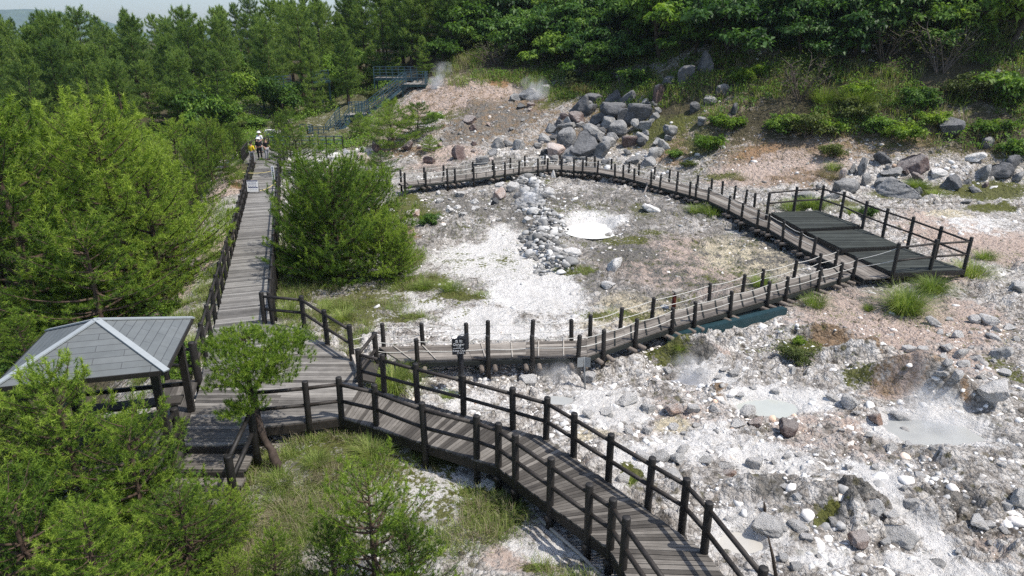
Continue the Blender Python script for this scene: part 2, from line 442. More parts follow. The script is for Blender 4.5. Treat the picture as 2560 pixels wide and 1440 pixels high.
# ------------------------------------------------------------------ mesh helpers
class MB:
    """collects shapes; build() links them as ONE mesh object"""
    def __init__(s): s.v = []; s.f = []; s.g = []; s.n = 0; s.tint = []
    def add(s, verts, faces, g=None, tint=.5):
        verts = np.asarray(verts, float).reshape(-1, 3)
        s.v.append(verts)
        s.f.extend([tuple(int(i) + s.n for i in f) for f in faces])
        s.g.append(np.zeros((len(verts), 3)) if g is None else np.asarray(g, float).reshape(-1, 3))
        s.n += len(verts)
        return s
    def hexa(s, b4, t4, g=None):
        """box from 4 bottom and 4 top corners (same winding, ccw from above)"""
        F = [(3, 2, 1, 0), (4, 5, 6, 7), (0, 1, 5, 4), (1, 2, 6, 5), (2, 3, 7, 6), (3, 0, 4, 7)]
        return s.add(list(b4) + list(t4), F, None if g is None else list(g) + list(g))
    def obox(s, c, hx, hy, hz):
        c, hx, hy, hz = map(lambda a: np.asarray(a, float), (c, hx, hy, hz))
        b = [c - hx - hy - hz, c + hx - hy - hz, c + hx + hy - hz, c - hx + hy - hz]
        tt = [q + 2 * hz for q in b]
        return s.hexa(b, tt)
    def box(s, x0, x1, y0, y1, z0, z1):
        return s.obox(((x0 + x1) / 2, (y0 + y1) / 2, (z0 + z1) / 2), ((x1 - x0) / 2, 0, 0), (0, (y1 - y0) / 2, 0), (0, 0, (z1 - z0) / 2))
    def beam(s, a, b, w, hgt, up=(0, 0, 1)):
        a = np.asarray(a, float); b = np.asarray(b, float); d = b - a
        L = np.linalg.norm(d); d = d / L
        side = np.cross(d, up); side /= np.linalg.norm(side); u = np.cross(side, d)
        return s.obox((a + b) / 2, d * L / 2, side * w / 2, u * hgt / 2)
    def tube(s, pts, radii, n=10, cap=True):
        v, f = tube_geo(pts, radii, n, cap)
        return s.add(v, f)
    def build(s, name, mat, parent=None, smooth=False, loc=(0, 0, 0)):
        me = bpy.data.meshes.new(name)
        v = np.concatenate(s.v) if s.v else np.zeros((0, 3))
        if parent is not None: v = v - np.array(parent.location)
        else: v = v - np.array(loc)
        me.from_pydata(v.tolist(), [], s.f)
        if any(np.any(a) for a in s.g):
            at = me.attributes.new('grain', 'FLOAT_VECTOR', 'POINT')
            at.data.foreach_set('vector', np.concatenate(s.g).astype(np.float32).ravel())
        me.materials.append(mat)
        if smooth: me.shade_smooth()
        return link(name, me, parent, loc)

def link(name, me, parent=None, loc=(0, 0, 0)):
    o = bpy.data.objects.new(name, me); COL.objects.link(o)
    if parent is not None: o.parent = parent
    else: o.location = loc
    return o

def tube_geo(pts, radii, n=10, cap=True):
    pts = np.asarray(pts, float); m = len(pts)
    radii = np.broadcast_to(np.asarray(radii, float), (m,))
    tan = np.gradient(pts, axis=0) if m > 2 else np.repeat([pts[1] - pts[0]], m, 0)
    tan = tan / (np.linalg.norm(tan, axis=1, keepdims=True) + 1e-12)
    ref = np.array([0, 0, 1.0]) if abs(tan[0][2]) < .9 else np.array([1.0, 0, 0])
    verts = []
    a = np.linspace(0, 2 * np.pi, n, endpoint=False)
    for i in range(m):
        s_ = np.cross(tan[i], ref); s_ /= (np.linalg.norm(s_) + 1e-12); u = np.cross(s_, tan[i])
        verts.append(pts[i] + radii[i] * (np.cos(a)[:, None] * s_ + np.sin(a)[:, None] * u))
    v = np.concatenate(verts); f = []
    for i in range(m - 1):
        for k in range(n):
            k2 = (k + 1) % n
            f.append((i * n + k2, i * n + k, (i + 1) * n + k, (i + 1) * n + k2))
    if cap:
        f.append(tuple(range(n))); f.append(tuple((m - 1) * n + k for k in range(n - 1, -1, -1)))
    return v, f

def fast_mesh(name, verts, faces, mat, attrs=None, smooth=False):
    """verts (N,3); faces (F,k) int array of one k; attrs {name: (N,) float}"""
    me = bpy.data.meshes.new(name)
    N, (F, k) = len(verts), faces.shape
    me.vertices.add(N); me.vertices.foreach_set('co', np.ascontiguousarray(verts, np.float32).ravel())
    me.loops.add(F * k); me.loops.foreach_set('vertex_index', np.ascontiguousarray(faces, np.int32).ravel())
    me.polygons.add(F); me.polygons.foreach_set('loop_start', np.arange(0, F * k, k, dtype=np.int32))
    for nm, a in (attrs or {}).items():
        at = me.attributes.new(nm, 'FLOAT', 'POINT'); at.data.foreach_set('value', np.ascontiguousarray(a, np.float32))
    me.materials.append(mat)
    me.update(calc_edges=True)
    if smooth: me.shade_smooth()
    return me

def tag(o, label=None, cat=None, group=None, kind=None):
    if label: o['label'] = label
    if cat: o['category'] = cat
    if group: o['group'] = group
    if kind: o['kind'] = kind
    return o

def thing(name, loc, label, cat, group=None):
    o = bpy.data.objects.new(name, None); COL.objects.link(o)
    o.location = tuple(map(float, loc)); o.empty_display_size = .2
    return tag(o, label, cat, group)

def A(*a): return np.array(a, float)
# ================================================================== GROUND
MASKS = {k: [] for k in ('white', 'pink', 'yellow', 'dark', 'brown', 'orange', 'moss', 'soil')}
def blob(kind, px, py, rx, ry, s=1.0):
    c = G(px, py)
    dep = c[1] * CP + (CAM_H - c[2]) * SP
    up = G(px, max(py - ry, 20)); dn = G(px, py + ry)
    MASKS[kind].append((c[0], c[1], rx / FPX * dep, max(abs(up[1] - dn[1]) / 2, .15), s))

for b in [('white', 1240, 650, 190, 62), ('white', 1330, 735, 150, 60), ('white', 1200, 800, 110, 40), ('white', 1280, 835, 230, 22),
          ('white', 1480, 565, 95, 36), ('white', 1260, 590, 60, 40, .8), ('white', 1390, 690, 60, 60, .8),
          ('white', 2130, 1190, 60, 26), ('white', 2190, 1225, 44, 34), ('white', 2240, 1270, 40, 40), ('white', 2290, 1310, 46, 36), ('white', 2340, 1355, 44, 44), ('white', 2345, 1410, 60, 40), ('white', 2170, 1190, 90, 40), ('white', 1930, 1160, 160, 60, .75),
          ('white', 1500, 1010, 140, 60, .8), ('white', 1740, 1110, 170, 70, .7), ('white', 1950, 1015, 180, 50, .95), ('white', 2330, 1090, 180, 60, .9),
          ('white', 1870, 1340, 140, 80, .8), ('white', 1600, 1150, 110, 60, .75), ('white', 1120, 1230, 130, 80, .95), ('white', 1200, 1200, 80, 40, .9),
          ('white', 1350, 1380, 120, 50, .7), ('white', 2050, 1390, 120, 40, .7), ('white', 2330, 1430, 160, 50, .9), ('white', 1760, 960, 90, 30, .8),
          ('white', 2450, 560, 150, 40, .6), ('white', 1180, 1010, 120, 40, .6), ('white', 1420, 790, 160, 40, .6),
          ('white', 1000, 745, 60, 14, .8), ('white', 1060, 770, 90, 14, .8), ('white', 960, 800, 60, 14, .6),
          ('pink', 1700, 1050, 260, 120, .45), ('pink', 2100, 1080, 300, 90, .5), ('pink', 1500, 1150, 120, 60, .4), ('pink', 2350, 900, 200, 60, .6), ('pink', 1200, 900, 260, 40, .45), ('pink', 2480, 1350, 120, 120, .45), ('pink', 1150, 480, 160, 40, .35), ('pink', 1720, 660, 300, 110, .78), ('pink', 1900, 720, 160, 60, .6), ('pink', 2240, 800, 320, 90, .85), ('pink', 2440, 600, 200, 90, .8), ('pink', 2300, 680, 200, 60, .6),
          ('pink', 1165, 215, 170, 70, 1.0), ('pink', 1000, 290, 120, 40, .8), ('pink', 1240, 175, 90, 30, .8), ('moss', 1010, 520, 80, 50, .7), ('brown', 1000, 600, 70, 60, .6), ('moss', 1010, 650, 60, 40, .7), ('pink', 1940, 425, 220, 60, .98), ('pink', 1120, 390, 110, 30, .8), ('pink', 1080, 420, 110, 22, .7), ('pink', 970, 340, 60, 40, .7), ('pink', 900, 320, 90, 30, .7),
          ('pink', 1960, 420, 180, 50, .75), ('pink', 1750, 900, 120, 40, .5), ('pink', 540, 620, 50, 160, .95), ('pink', 560, 470, 70, 30, 1.0), ('pink', 1320, 1400, 140, 50, .7), ('pink', 850, 1160, 140, 40, .35),
          ('pink', 1250, 180, 90, 30, .8), ('pink', 740, 700, 50, 60, .8), ('pink', 960, 700, 120, 30, .5),
          ('yellow', 1860, 640, 150, 60, .85), ('yellow', 1600, 770, 180, 50, .75), ('yellow', 1480, 800, 120, 30, .6), ('yellow', 1680, 1060, 80, 30, .8), ('yellow', 1480, 1080, 90, 30, .6), ('yellow', 2380, 540, 80, 16, .7), ('yellow', 1560, 1130, 50, 30, .6),
          ('dark', 1560, 630, 130, 50, .75), ('dark', 1400, 500, 90, 30, .75), ('dark', 1180, 520, 130, 50, .6), ('dark', 1160, 250, 160, 60, .25), ('dark', 1240, 290, 180, 60, .75), ('dark', 1500, 330, 130, 60, .7),
          ('dark', 1300, 540, 100, 60, .62), ('dark', 1722, 908, 70, 26, 1.0), ('dark', 2330, 1000, 90, 20, .35), ('dark', 2130, 1250, 160, 50, .62), ('dark', 1950, 1210, 120, 30, .6), ('dark', 2470, 1080, 90, 90, .6), ('dark', 2400, 1250, 80, 60, .6), ('dark', 1800, 1290, 60, 40, .6),
          ('dark', 1180, 330, 120, 40, .7), ('dark', 1350, 620, 40, 60, .7), ('dark', 1460, 720, 70, 30, .6), ('dark', 1380, 440, 400, 12, .6), ('dark', 1380, 410, 180, 14, .6), ('dark', 1330, 215, 60, 25, .9),
          ('brown', 2070, 850, 70, 22, 1.0), ('brown', 2160, 880, 60, 18, .65), ('brown', 2230, 930, 90, 40, .5), ('brown', 1840, 395, 90, 30, .6), ('brown', 1500, 250, 100, 30, .7), ('brown', 2300, 350, 200, 60, .7), ('brown', 1690, 380, 80, 50, .7),
          ('brown', 1350, 260, 160, 40, .55), ('brown', 1000, 380, 120, 30, .6), ('brown', 1810, 960, 50, 26, .9), ('brown', 2000, 450, 160, 30, .6),
          ('orange', 2350, 990, 60, 24, .62), ('orange', 2405, 1020, 26, 26, .6), ('brown', 2320, 970, 110, 40, .42), ('pink', 2260, 980, 120, 50, .7), ('orange', 1900, 375, 70, 22, .75), ('orange', 1250, 205, 30, 16, .9), ('orange', 1330, 170, 40, 14, .8), ('orange', 700, 275, 40, 10, .9), ('orange', 600, 462, 25, 10, .8),
          ('moss', 900, 760, 150, 60, .62), ('moss', 1060, 710, 90, 26, .85), ('moss', 870, 810, 80, 40, .72), ('moss', 1150, 740, 80, 14, .75), ('moss', 1000, 800, 90, 16, .7), ('moss', 1230, 1290, 100, 70, .92), ('moss', 1090, 1150, 70, 24, .9), ('moss', 1180, 1230, 60, 20, .6),
          ('moss', 850, 1130, 150, 60, .72), ('moss', 760, 720, 60, 70, .72), ('moss', 2070, 1270, 60, 30, .75), ('moss', 1990, 870, 80, 50, .75), ('moss', 2140, 930, 60, 40, .62), ('moss', 1440, 680, 60, 14, .8), ('moss', 1560, 600, 90, 16, .62), ('moss', 1630, 580, 60, 10, .6),
          ('moss', 1020, 500, 60, 16, .7), ('moss', 1060, 540, 70, 14, .7), ('moss', 1380, 540, 50, 20, .5), ('moss', 1330, 1420, 60, 20, .8), ('moss', 1580, 1200, 30, 30, .8), ('moss', 1680, 300, 120, 60, .75), ('moss', 1620, 330, 60, 40, .75), ('moss', 1760, 360, 60, 60, .7),
          ('moss', 2470, 480, 140, 30, .8), ('moss', 2480, 520, 100, 14, .75), ('moss', 2300, 480, 160, 20, .7), ('moss', 2100, 510, 60, 12, .7), ('moss', 1800, 440, 60, 20, .6), ('moss', 1370, 230, 60, 20, .6), ('moss', 1400, 250, 90, 16, .6), ('moss', 1120, 290, 80, 20, .5), ('moss', 2520, 930, 60, 60, .6), ('moss', 1670, 870, 60, 16, .7), ('moss', 1590, 790, 90, 20, .55), ('moss', 1830, 690, 150, 40, .42), ('moss', 1500, 790, 60, 20, .55),
          ('moss', 560, 700, 40, 120, .5), ('moss', 600, 420, 60, 40, .7), ('soil', 2200, 230, 500, 90, .9), ('soil', 1750, 200, 200, 70, .9), ('soil', 1350, 110, 200, 60, .85), ('soil', 2450, 330, 160, 60, .8)]:
    blob(*b)

def build_ground():
    # rows get longer away from the viewpoint, columns fan out: fine near by, reaching the horizon
    ys = np.concatenate([np.linspace(-14, 5.5, 14), 5.6 * np.exp(np.arange(0, 720) * .00467)])
    yl = ys[-1]
    ys = np.concatenate([ys, yl * np.exp(np.arange(1, 24) * .155)])
    u = np.linspace(-1, 1, 1000)
    u = np.sign(u) * (np.abs(u) * .9 + .1 * np.abs(u) ** 5)
    half = 9 + np.maximum(ys, 0) * 1.02 + np.where(ys < 5.5, 10, 0)
    X = half[:, None] * u[None, :] ; Y = np.repeat(ys[:, None], len(u), 1)
    Z = h(X, Y)
    n, m = X.shape
    verts = np.stack([X, Y, Z], -1).reshape(-1, 3)
    i = np.arange(n - 1)[:, None] * m + np.arange(m - 1)[None, :]
    faces = np.stack([i, i + 1, i + m + 1, i + m], -1).reshape(-1, 4)
    x, y = verts[:, 0], verts[:, 1]
    wx = x + 0.35 * fbm(x, y, 1.1, 3, 91) ; wy = y + 0.5 * fbm(x, y, 1.4, 3, 97)
    at = {}
    for k, L in MASKS.items():
        a = np.zeros(len(verts))
        for cx, cy, rx, ry, s in L:
            d = np.sqrt(((wx - cx) / rx) ** 2 + ((wy - cy) / ry) ** 2)
            a = np.maximum(a, s * (1 - sstep(.25, 1.5, d)))
        at[k] = a
    s = y - np.interp(x, XB, YB)
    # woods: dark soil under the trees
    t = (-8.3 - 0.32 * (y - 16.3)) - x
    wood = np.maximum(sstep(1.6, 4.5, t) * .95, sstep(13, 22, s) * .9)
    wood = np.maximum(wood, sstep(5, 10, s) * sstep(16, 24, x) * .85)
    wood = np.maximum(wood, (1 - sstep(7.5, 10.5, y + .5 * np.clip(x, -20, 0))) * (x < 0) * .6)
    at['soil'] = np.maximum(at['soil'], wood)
    basin = sstep(19, 23, y) * (1 - sstep(0, 3, s)) * (x > -11) * (1 - sstep(12, 20, x))
    at['dark'] = np.maximum(at['dark'], basin * (.5 + .22 * fbm(x, y, 3.0, 3, 808)))
    at['moss'] = np.maximum(at['moss'], basin * (.26 + .3 * fbm(x, y, 2.2, 3, 818)))
    back = sstep(55, 58, y) * (1 - sstep(-12, -8, x)) * (x > -32)
    at['moss'] = np.maximum(at['moss'], back * .6); at['soil'] = np.maximum(at['soil'], back * .42)
    bank = sstep(.9, 1.6, t) * (1 - sstep(3.0, 4.5, t)) * sstep(14, 20, y)
    at['pink'] = np.maximum(at['pink'], bank * .5)
    hill = sstep(0, 4, s) * (1 - sstep(14, 22, s))
    at['brown'] = np.maximum(at['brown'], hill * (.46 + .16 * sstep(3, 11, x)))
    at['moss'] = np.maximum(at['moss'], hill * (.22 + .28 * sstep(3, 11, x)) * (1 - .8 * at['pink']))
    at['moss'] = np.maximum(at['moss'], (x < -1.2) * sstep(-9, -7, x) * sstep(9, 11, y) * (1 - sstep(13.5, 15, y)) * .5)
    # stony crust: embedded blocks and cracks, part of the ground itself
    near = (y > 5) & (y < 75) & (t < -1.5)
    xs, yy_ = x[near], y[near]
    wgt = (1 - .88 * np.clip(at['white'][near], 0, 1)) * (1 - .9 * at['soil'][near]) * (1 - .6 * at['moss'][near]) * (1 - .35 * at['pink'][near] * (yy_ > 15))
    wgt = wgt * (.35 + .65 * sstep(-.3, .25, fbm(xs, yy_, 1.8, 3, 404)))
    wgt *= 1 + 1.1 * at['dark'][near] * (yy_ < 19)
    wgt *= sstep(-.2, .5, xs - np.interp(yy_, [8, 9.5, 11.5, 14, 17, 20], [3.6, 2.6, .4, -3, -4.5, -20])) * .9 + .1
    dd = np.zeros(len(xs)); st_ = np.full(len(verts), .5); sa = np.zeros(len(xs))
    xw, yw = xs + .12 * fbm(xs, yy_, .4, 2, 5), yy_ + .12 * fbm(xs, yy_, .4, 2, 6)
    for cell, amp, sd_ in ((.95, .20, 3), (.42, .12, 13), (.19, .055, 23)):
        f1, f2, rid, ox, oy = worley(xw, yw, cell, sd_)
        up_ = sstep(.35, .8, rid)
        dd += amp * up_ * (sstep(.0, .30, f2 - f1) * (.75 + .5 * (rid - .5)) + .55 * (ox * np.cos(rid * 50) + oy * np.sin(rid * 50)) * sstep(0, .2, f2 - f1)) - amp * .25 * (1 - sstep(0, .12, f2 - f1))
        sa += (rid - .5) * (.5 if cell < .9 else .4)
    Z_ = verts[:, 2].copy(); Z_[near] += dd * wgt * sstep(5, 7, yy_)
    pool_w = np.zeros(len(xs))
    for cx, cy, rx, ry, lv in POOLS.values():
        pool_w = np.maximum(pool_w, 1 - sstep(1.0, 1.5, np.sqrt(((xs - cx) / rx) ** 2 + ((yy_ - cy) / ry) ** 2)))
    Z_[near] -= dd * wgt * sstep(5, 7, yy_) * pool_w
    verts[:, 2] = Z_
    st_[near] = np.clip(.5 + sa * wgt, 0, 1); at['stone'] = st_
    me = fast_mesh('ground', verts, faces, M['ground'], at, True)
    return tag(link('ground', me), 'bleached volcanic ground with rubble, mud and moss rising to a hillside', kind='structure')
build_ground()

def mask_at(kind, x, y):
    x = np.asarray(x, float); y = np.asarray(y, float)
    a = np.zeros(x.shape)
    for cx, cy, rx, ry, s in MASKS[kind]:
        a = np.maximum(a, s * (1 - sstep(.55, 1.25, np.sqrt(((x - cx) / rx) ** 2 + ((y - cy) / ry) ** 2))))
    return a

for nm, mat, lab in [('white', 'mud_white', 'bright white mud pool beside the dry stone wall'), ('green', 'mud_green', 'pale green muddy water pool among white rubble'),
                     ('crater', 'mud_grey', 'grey mud pool under the orange crater bank'), ('hollow', 'mud_blue', 'bluish steaming mud in the dark hollow'),
                     ('small', 'mud_grey', 'small grey mud pool behind the front boardwalk'), ('lower', 'mud_beige', 'pale mud pool near the lower right bend of the front boardwalk'),
                     ('beige', 'mud_beige', 'flat beige mud patch beside the viewing platform')]:
    cx, cy, rx, ry, lv = POOLS[nm]
    a = np.linspace(0, 2 * np.pi, 72, endpoint=False)
    v = [(cx, cy, lv)] + [(cx + rx * 1.4 * math.cos(q), cy + ry * 1.4 * math.sin(q), lv) for q in a]
    f = [(0, i + 1, (i + 1) % 72 + 1) for i in range(72)]
    mb = MB().add(v, f)
    tag(mb.build('mud_pool', M[mat], None, loc=(cx, cy, lv)), lab, kind='structure')

# far blue hills beyond the wood: a rounded ridge mesh
def far_hills():
    X, Y = np.meshgrid(np.linspace(-4600, 1800, 120), np.linspace(3000, 4900, 40))
    ridge = np.exp(-((Y - 4100) / 450) ** 2)
    top = 50 + 22 * fbm(X, X * 0, 500, 4, 5) + 110 * sstep(-2050, -2650, X) + 40 * sstep(-2800, -3300, X)
    Z = 4 + ridge * top + 12 * fbm(X, Y, 260, 4, 6) * ridge - 6 * (1 - ridge)
    n, m = X.shape
    v = np.stack([X, Y, Z], -1).reshape(-1, 3)
    i = np.arange(n - 1)[:, None] * m + np.arange(m - 1)[None, :]
    f = np.stack([i, i + 1, i + m + 1, i + m], -1).reshape(-1, 4)
    mt, nt, out = new_mat('wooded hills'); t = NT(nt)
    c = t.ramp(t.noise(t.coord(), .012, 6, .7), [(.35, (.025, .05, .025)), (.65, (.07, .11, .05))])
    t.bsdf(out, c, .95, None, .1)
    me = fast_mesh('hills', v, f, mt, None, True)
    tag(link('hills', me), 'blue wooded ridge far behind the pine forest', kind='structure')
far_hills()
# ================================================================== BOARDWALKS
def post(root, b, hgt, r=.075, down=None, mat='post', lean=(0, 0), name='post'):
    """round timber post through deck point b, reaching hgt above it and down to the ground"""
    x, y, z = b
    zb = (float(h(x, y)) - .15) if down is None else z - down
    zb = min(zb, z - .1)
    if lean == (0, 0): lean = (random.uniform(-.018, .018), random.uniform(-.018, .018))
    tx, ty = x + lean[0] * hgt, y + lean[1] * hgt
    mb = MB().tube([(x, y, zb), (x, y, z), (tx, ty, z + hgt - .025), (tx, ty, z + hgt - .008), (tx, ty, z + hgt)], [r * 1.02, r, r, r * .93, r * .7], 12)
    return mb.build(name, M[mat], root, True)

def rails(root, pts, heights=(.93, .50), r=.045, mat='rail', name='rail'):
    """one rail mesh per height for each span between posts"""
    for hh in heights:
        for a, b in zip(pts[:-1], pts[1:]):
            MB().tube([A(*a) + (0, 0, hh), A(*b) + (0, 0, hh)], r, 10).build(name, M[mat], root, True)

def rail_run(root, pts, heights, r=.04, mat='rail', name='rail'):
    for hh in heights:
        mb = MB()
        for a, b in zip(pts[:-1], pts[1:]): mb.tube([A(*a) + (0, 0, hh), A(*b) + (0, 0, hh)], r, 8)
        mb.build(name, M[mat], root, True)

def cross_planks(mb, L, Rr, width=.125, gap=.008, thick=.04, rng=random):
    """boards laid across a walkway between matching left and right edge points"""
    for (l0, l1, r0, r1) in zip(L[:-1], L[1:], Rr[:-1], Rr[1:]):
        l0, l1, r0, r1 = map(lambda q: A(*q), (l0, l1, r0, r1))
        n = max(1, int(max(np.linalg.norm(l1 - l0), np.linalg.norm(r1 - r0)) / width))
        for i in range(n):
            t0, t1 = i / n, (i + 1) / n
            g = gap / width / n
            j = rng.uniform(-.012, .012); dz = rng.uniform(-.003, .003); rr = rng.random()
            a = l0 + (l1 - l0) * (t0 + g); b = l0 + (l1 - l0) * (t1 - g)
            c = r0 + (r1 - r0) * (t1 - g); d = r0 + (r1 - r0) * (t0 + g)
            ax = (d - a) / (np.linalg.norm(d - a) + 1e-9)
            a = a - ax * (.03 + j); b = b - ax * (.03 + j); c = c + ax * (.03 - j); d = d + ax * (.03 - j)
            W = np.linalg.norm(d - a); o = rng.uniform(0, 50)
            q = [a, d, c, b]
            if np.cross(d - a, b - a)[2] < 0: q = [a, b, c, d]; gg = [(o, 0, rr), (o, .12, rr), (o + W, .12, rr), (o + W, 0, rr)]
            else: gg = [(o, 0, rr), (o + W, 0, rr), (o + W, .12, rr), (o, .12, rr)]
            z1 = A(0, 0, dz); z0 = A(0, 0, dz - thick)
            mb.hexa([p + z0 for p in q], [p + z1 for p in q], gg)
    return mb

def long_planks(mb, L, Rr, k=6, thick=.05, gap=.012, rng=random):
    """boards laid lengthwise between left and right edges"""
    for (l0, l1, r0, r1) in zip(L[:-1], L[1:], Rr[:-1], Rr[1:]):
        l0, l1, r0, r1 = map(lambda q: A(*q), (l0, l1, r0, r1))
        e = (l1 - l0) / (np.linalg.norm(l1 - l0) + 1e-9) * .004
        for i in range(k):
            t0, t1 = i / k + gap / 2, (i + 1) / k - gap / 2
            dz = rng.uniform(-.008, .008); rr = rng.random(); o = rng.uniform(0, 50)
            a = l0 + (r0 - l0) * t0 + e; b = l0 + (r0 - l0) * t1 + e; c = l1 + (r1 - l1) * t1 - e; d = l1 + (r1 - l1) * t0 - e
            W = np.linalg.norm(d - a)
            q = [a, b, c, d]; gg = [(o, 0, rr), (o, .15, rr), (o + W, .15, rr), (o + W, 0, rr)]
            if np.cross(b - a, d - a)[2] < 0: q = q[::-1]; gg = gg[::-1]
            mid = [(p + q[(j + 1) % 4]) / 2 for j, p in enumerate(q)]
            mb.hexa([p + A(0, 0, dz - thick) for p in q], [p + A(0, 0, dz) for p in q], gg)
    return mb

def fascia(mb, pts, drop=.17, w=.05, top=-.045):
    for a, b in zip(pts[:-1], pts[1:]):
        mb.beam(A(*a) + (0, 0, top - drop / 2), A(*b) + (0, 0, top - drop / 2), w, drop)
    return mb

def edges(root, mat, drop, *lines, top=-.045):
    for ln in lines: fascia(MB(), ln, drop, .05, top).build('edge_beam', M[mat], root)

def resample(pts, step):
    pts = [A(*p) for p in pts]; out = [pts[0]]
    for a, b in zip(pts[:-1], pts[1:]):
        n = max(1, int(round(np.linalg.norm(b - a) / step)))
        out += [a + (b - a) * (i + 1) / n for i in range(n)]
    return out

# ---- long straight boardwalk on the left, seen end on
LW_L = [P(500, 947), P(549, 751), P(612, 476), P(641, 408)]
LW_R = [P(660, 809), P(664, 740), P(687, 470), P(684, 412)]
def lw_edges():
    """left edge as digitised, right edge at a steady 1.62 m"""
    L = [P(506, 947), P(553, 751), P(640, 410)]
    d = L[2] - L[0]; d /= np.linalg.norm(d); nrm = A(d[1], -d[0], 0)
    L = [L[0], L[0] + d * 6, L[0] + d * np.linalg.norm(L[2] - L[0])]
    return L, [p + nrm * 1.66 for p in L], d, nrm
lwL, lwR, lw_d, lw_n = lw_edges()
bw = thing('boardwalk', lwL[0], 'long straight grey boardwalk between black rails leading away through the pines', 'boardwalk')
cross_planks(MB(), lwL, lwR, .14).build('deck', M['deck_long'], bw)
edges(bw, 'rail', .17, [lwL[0], lwL[-1]], [lwR[1], lwR[-1]])
Ltot = np.linalg.norm(lwL[-1] - lwL[0])
pl, pr = [], []
for i in range(24):
    s = i * 1.45
    if s > Ltot: break
    b = lwL[0] + lw_d * s - lw_n * .06; pl.append(b); post(bw, b, 1.05, .07)
s0 = (P(662, 809) - lwR[0]) @ lw_d
for i in range(23):
    s = s0 + i * 1.45
    if s > Ltot - 1.2: break
    b = lwR[0] + lw_d * s + lw_n * .06; pr.append(b); post(bw, b, 1.05, .07)
rail_run(bw, pl, (.93, .5)); rail_run(bw, pr, (.93, .5))

# far bay of the boardwalk where the visitors stand, then the turn towards the stairs
far_end = lwL[-1]
fd = thing('viewing_deck', lwL[-1], 'small far boardwalk bay with close set black railing where visitors stand', 'boardwalk')
e0, e1 = lwL[-1] + lw_d * .02, lwR[-1] + lw_d * .02
bay = [e0 + A(-1.0, .1, 0), e0 + A(-2.0, 4.0, 0), e0 + A(-1.4, 7.2, 0)]
bayR = [e1 + A(.05, .05, 0), e1 + A(.2, 4.4, 0), e1 + A(3.0, 7.0, 0)]
cross_planks(MB(), [bay[0], bay[1], bay[2]], [bayR[0], bayR[1], bayR[2]], .14).build('deck', M['deck_long'], fd)
edges(fd, 'rail', .17, bay, bayR)
q = resample(bay, .62); [post(fd, b, 1.05, .05) for b in q]; rail_run(fd, q, (1.0, .5), .035)
q2 = resample(bayR[:2], .7); [post(fd, b, 1.05, .05) for b in q2]; rail_run(fd, q2, (1.0, .5), .035)
q3 = resample([bay[2], bayR[2]], .7)[1:]; [post(fd, b, 1.05, .05) for b in q3]; rail_run(fd, [bay[2]] + q3, (1.0, .7, .4), .035, 'teal_rail')

# ---- junction deck
JD = [P(500, 949), P(560, 720), P(664, 740), P(662, 811), P(761, 820), P(819, 860), P(883, 903), P(903, 966), P(855, 1042), P(772, 1053), P(640, 1068), P(628, 1112), P(455, 1113), P(469, 1060)]
jd = thing('deck', P(680, 960), 'wide grey timber junction deck where all the boardwalks meet beside the shelter', 'deck')
def poly_planks(mb, poly, width=.135, gap=.008, thick=.04, ang=0.0, zoff=0.0, maxlen=3.4, rng=random):
    c, s_ = math.cos(ang), math.sin(ang)
    pp = [(p[0] * c + p[1] * s_, -p[0] * s_ + p[1] * c) for p in poly]
    z = poly[0][2] + zoff
    y0, y1 = min(p[1] for p in pp), max(p[1] for p in pp)
    y = y0 + .001
    while y < y1:
        ya, yb = y + gap / 2, min(y + width - gap / 2, y1)
        def span(yy):
            xs = []
            for (ax, ay), (bx, by) in zip(pp, pp[1:] + pp[:1]):
                if (ay <= yy < by) or (by <= yy < ay): xs.append(ax + (bx - ax) * (yy - ay) / (by - ay))
            xs.sort(); return xs
        sa, sb = span(ya + .003), span(yb - .003)
        if len(sa) >= 2 and len(sa) == len(sb):
            for k in range(0, len(sa) - 1, 2):
                xa0, xa1, xb0, xb1 = sa[k], sa[k + 1], sb[k], sb[k + 1]
                L = max(xa1 - xa0, xb1 - xb0); n = max(1, int(math.ceil(L / maxlen)))
                cuts = [0] + [(i + .5 * ((int(y / width)) % 2) * .12) / n for i in range(1, n)] + [1]
                for t0, t1 in zip(cuts[:-1], cuts[1:]):
                    rr = rng.random(); o = rng.uniform(0, 60); dz = rng.uniform(-.003, .003)
                    e = .003
                    pts = [(xa0 + (xa1 - xa0) * t0 + e, ya), (xa0 + (xa1 - xa0) * t1 - e, ya), (xb0 + (xb1 - xb0) * t1 - e, yb), (xb0 + (xb1 - xb0) * t0 + e, yb)]
                    w3 = [A(px * c - py * s_, px * s_ + py * c, z + dz) for px, py in pts]
                    Lp = (xa1 - xa0) * (t1 - t0)
                    mb.hexa([p - (0, 0, thick) for p in w3], w3, [(o, 0, rr), (o + Lp, 0, rr), (o + Lp, .13, rr), (o, .13, rr)])
        y += width
    return mb
jpoly = [lwL[0] + lw_d * .0, lwR[0] + lw_d * max(s0, 0.05)] + JD[4:]
jpoly[0] = lwL[0]
poly_planks(MB(), [p + A(0, 0, -.006) for p in jpoly]).build('deck_boards', M['deck'], jd)
edges(jd, 'rail', .2, [JD[8], JD[9], JD[10]], [JD[4], JD[5], JD[6]], [JD[11], JD[12]])
jr = [P(662, 809), P(761, 819), P(819, 859), P(881, 900)]
for b in jr: post(jd, b, 1.08)
rails(jd, jr, (.93, .5))
jb = [P(648, 1064), P(772, 1052), P(854, 1041)]
for b in jb: post(jd, b, 1.05)
rails(jd, jb, (.86, .42))
jl = [P(500, 947) + A(0, -.1, 0), P(440, 949) + A(-.25, .05, 0)]
post(jd, jl[0], 1.12, .085); post(jd, jl[1], 1.0, .07); rails(jd, jl, (.90, .42))
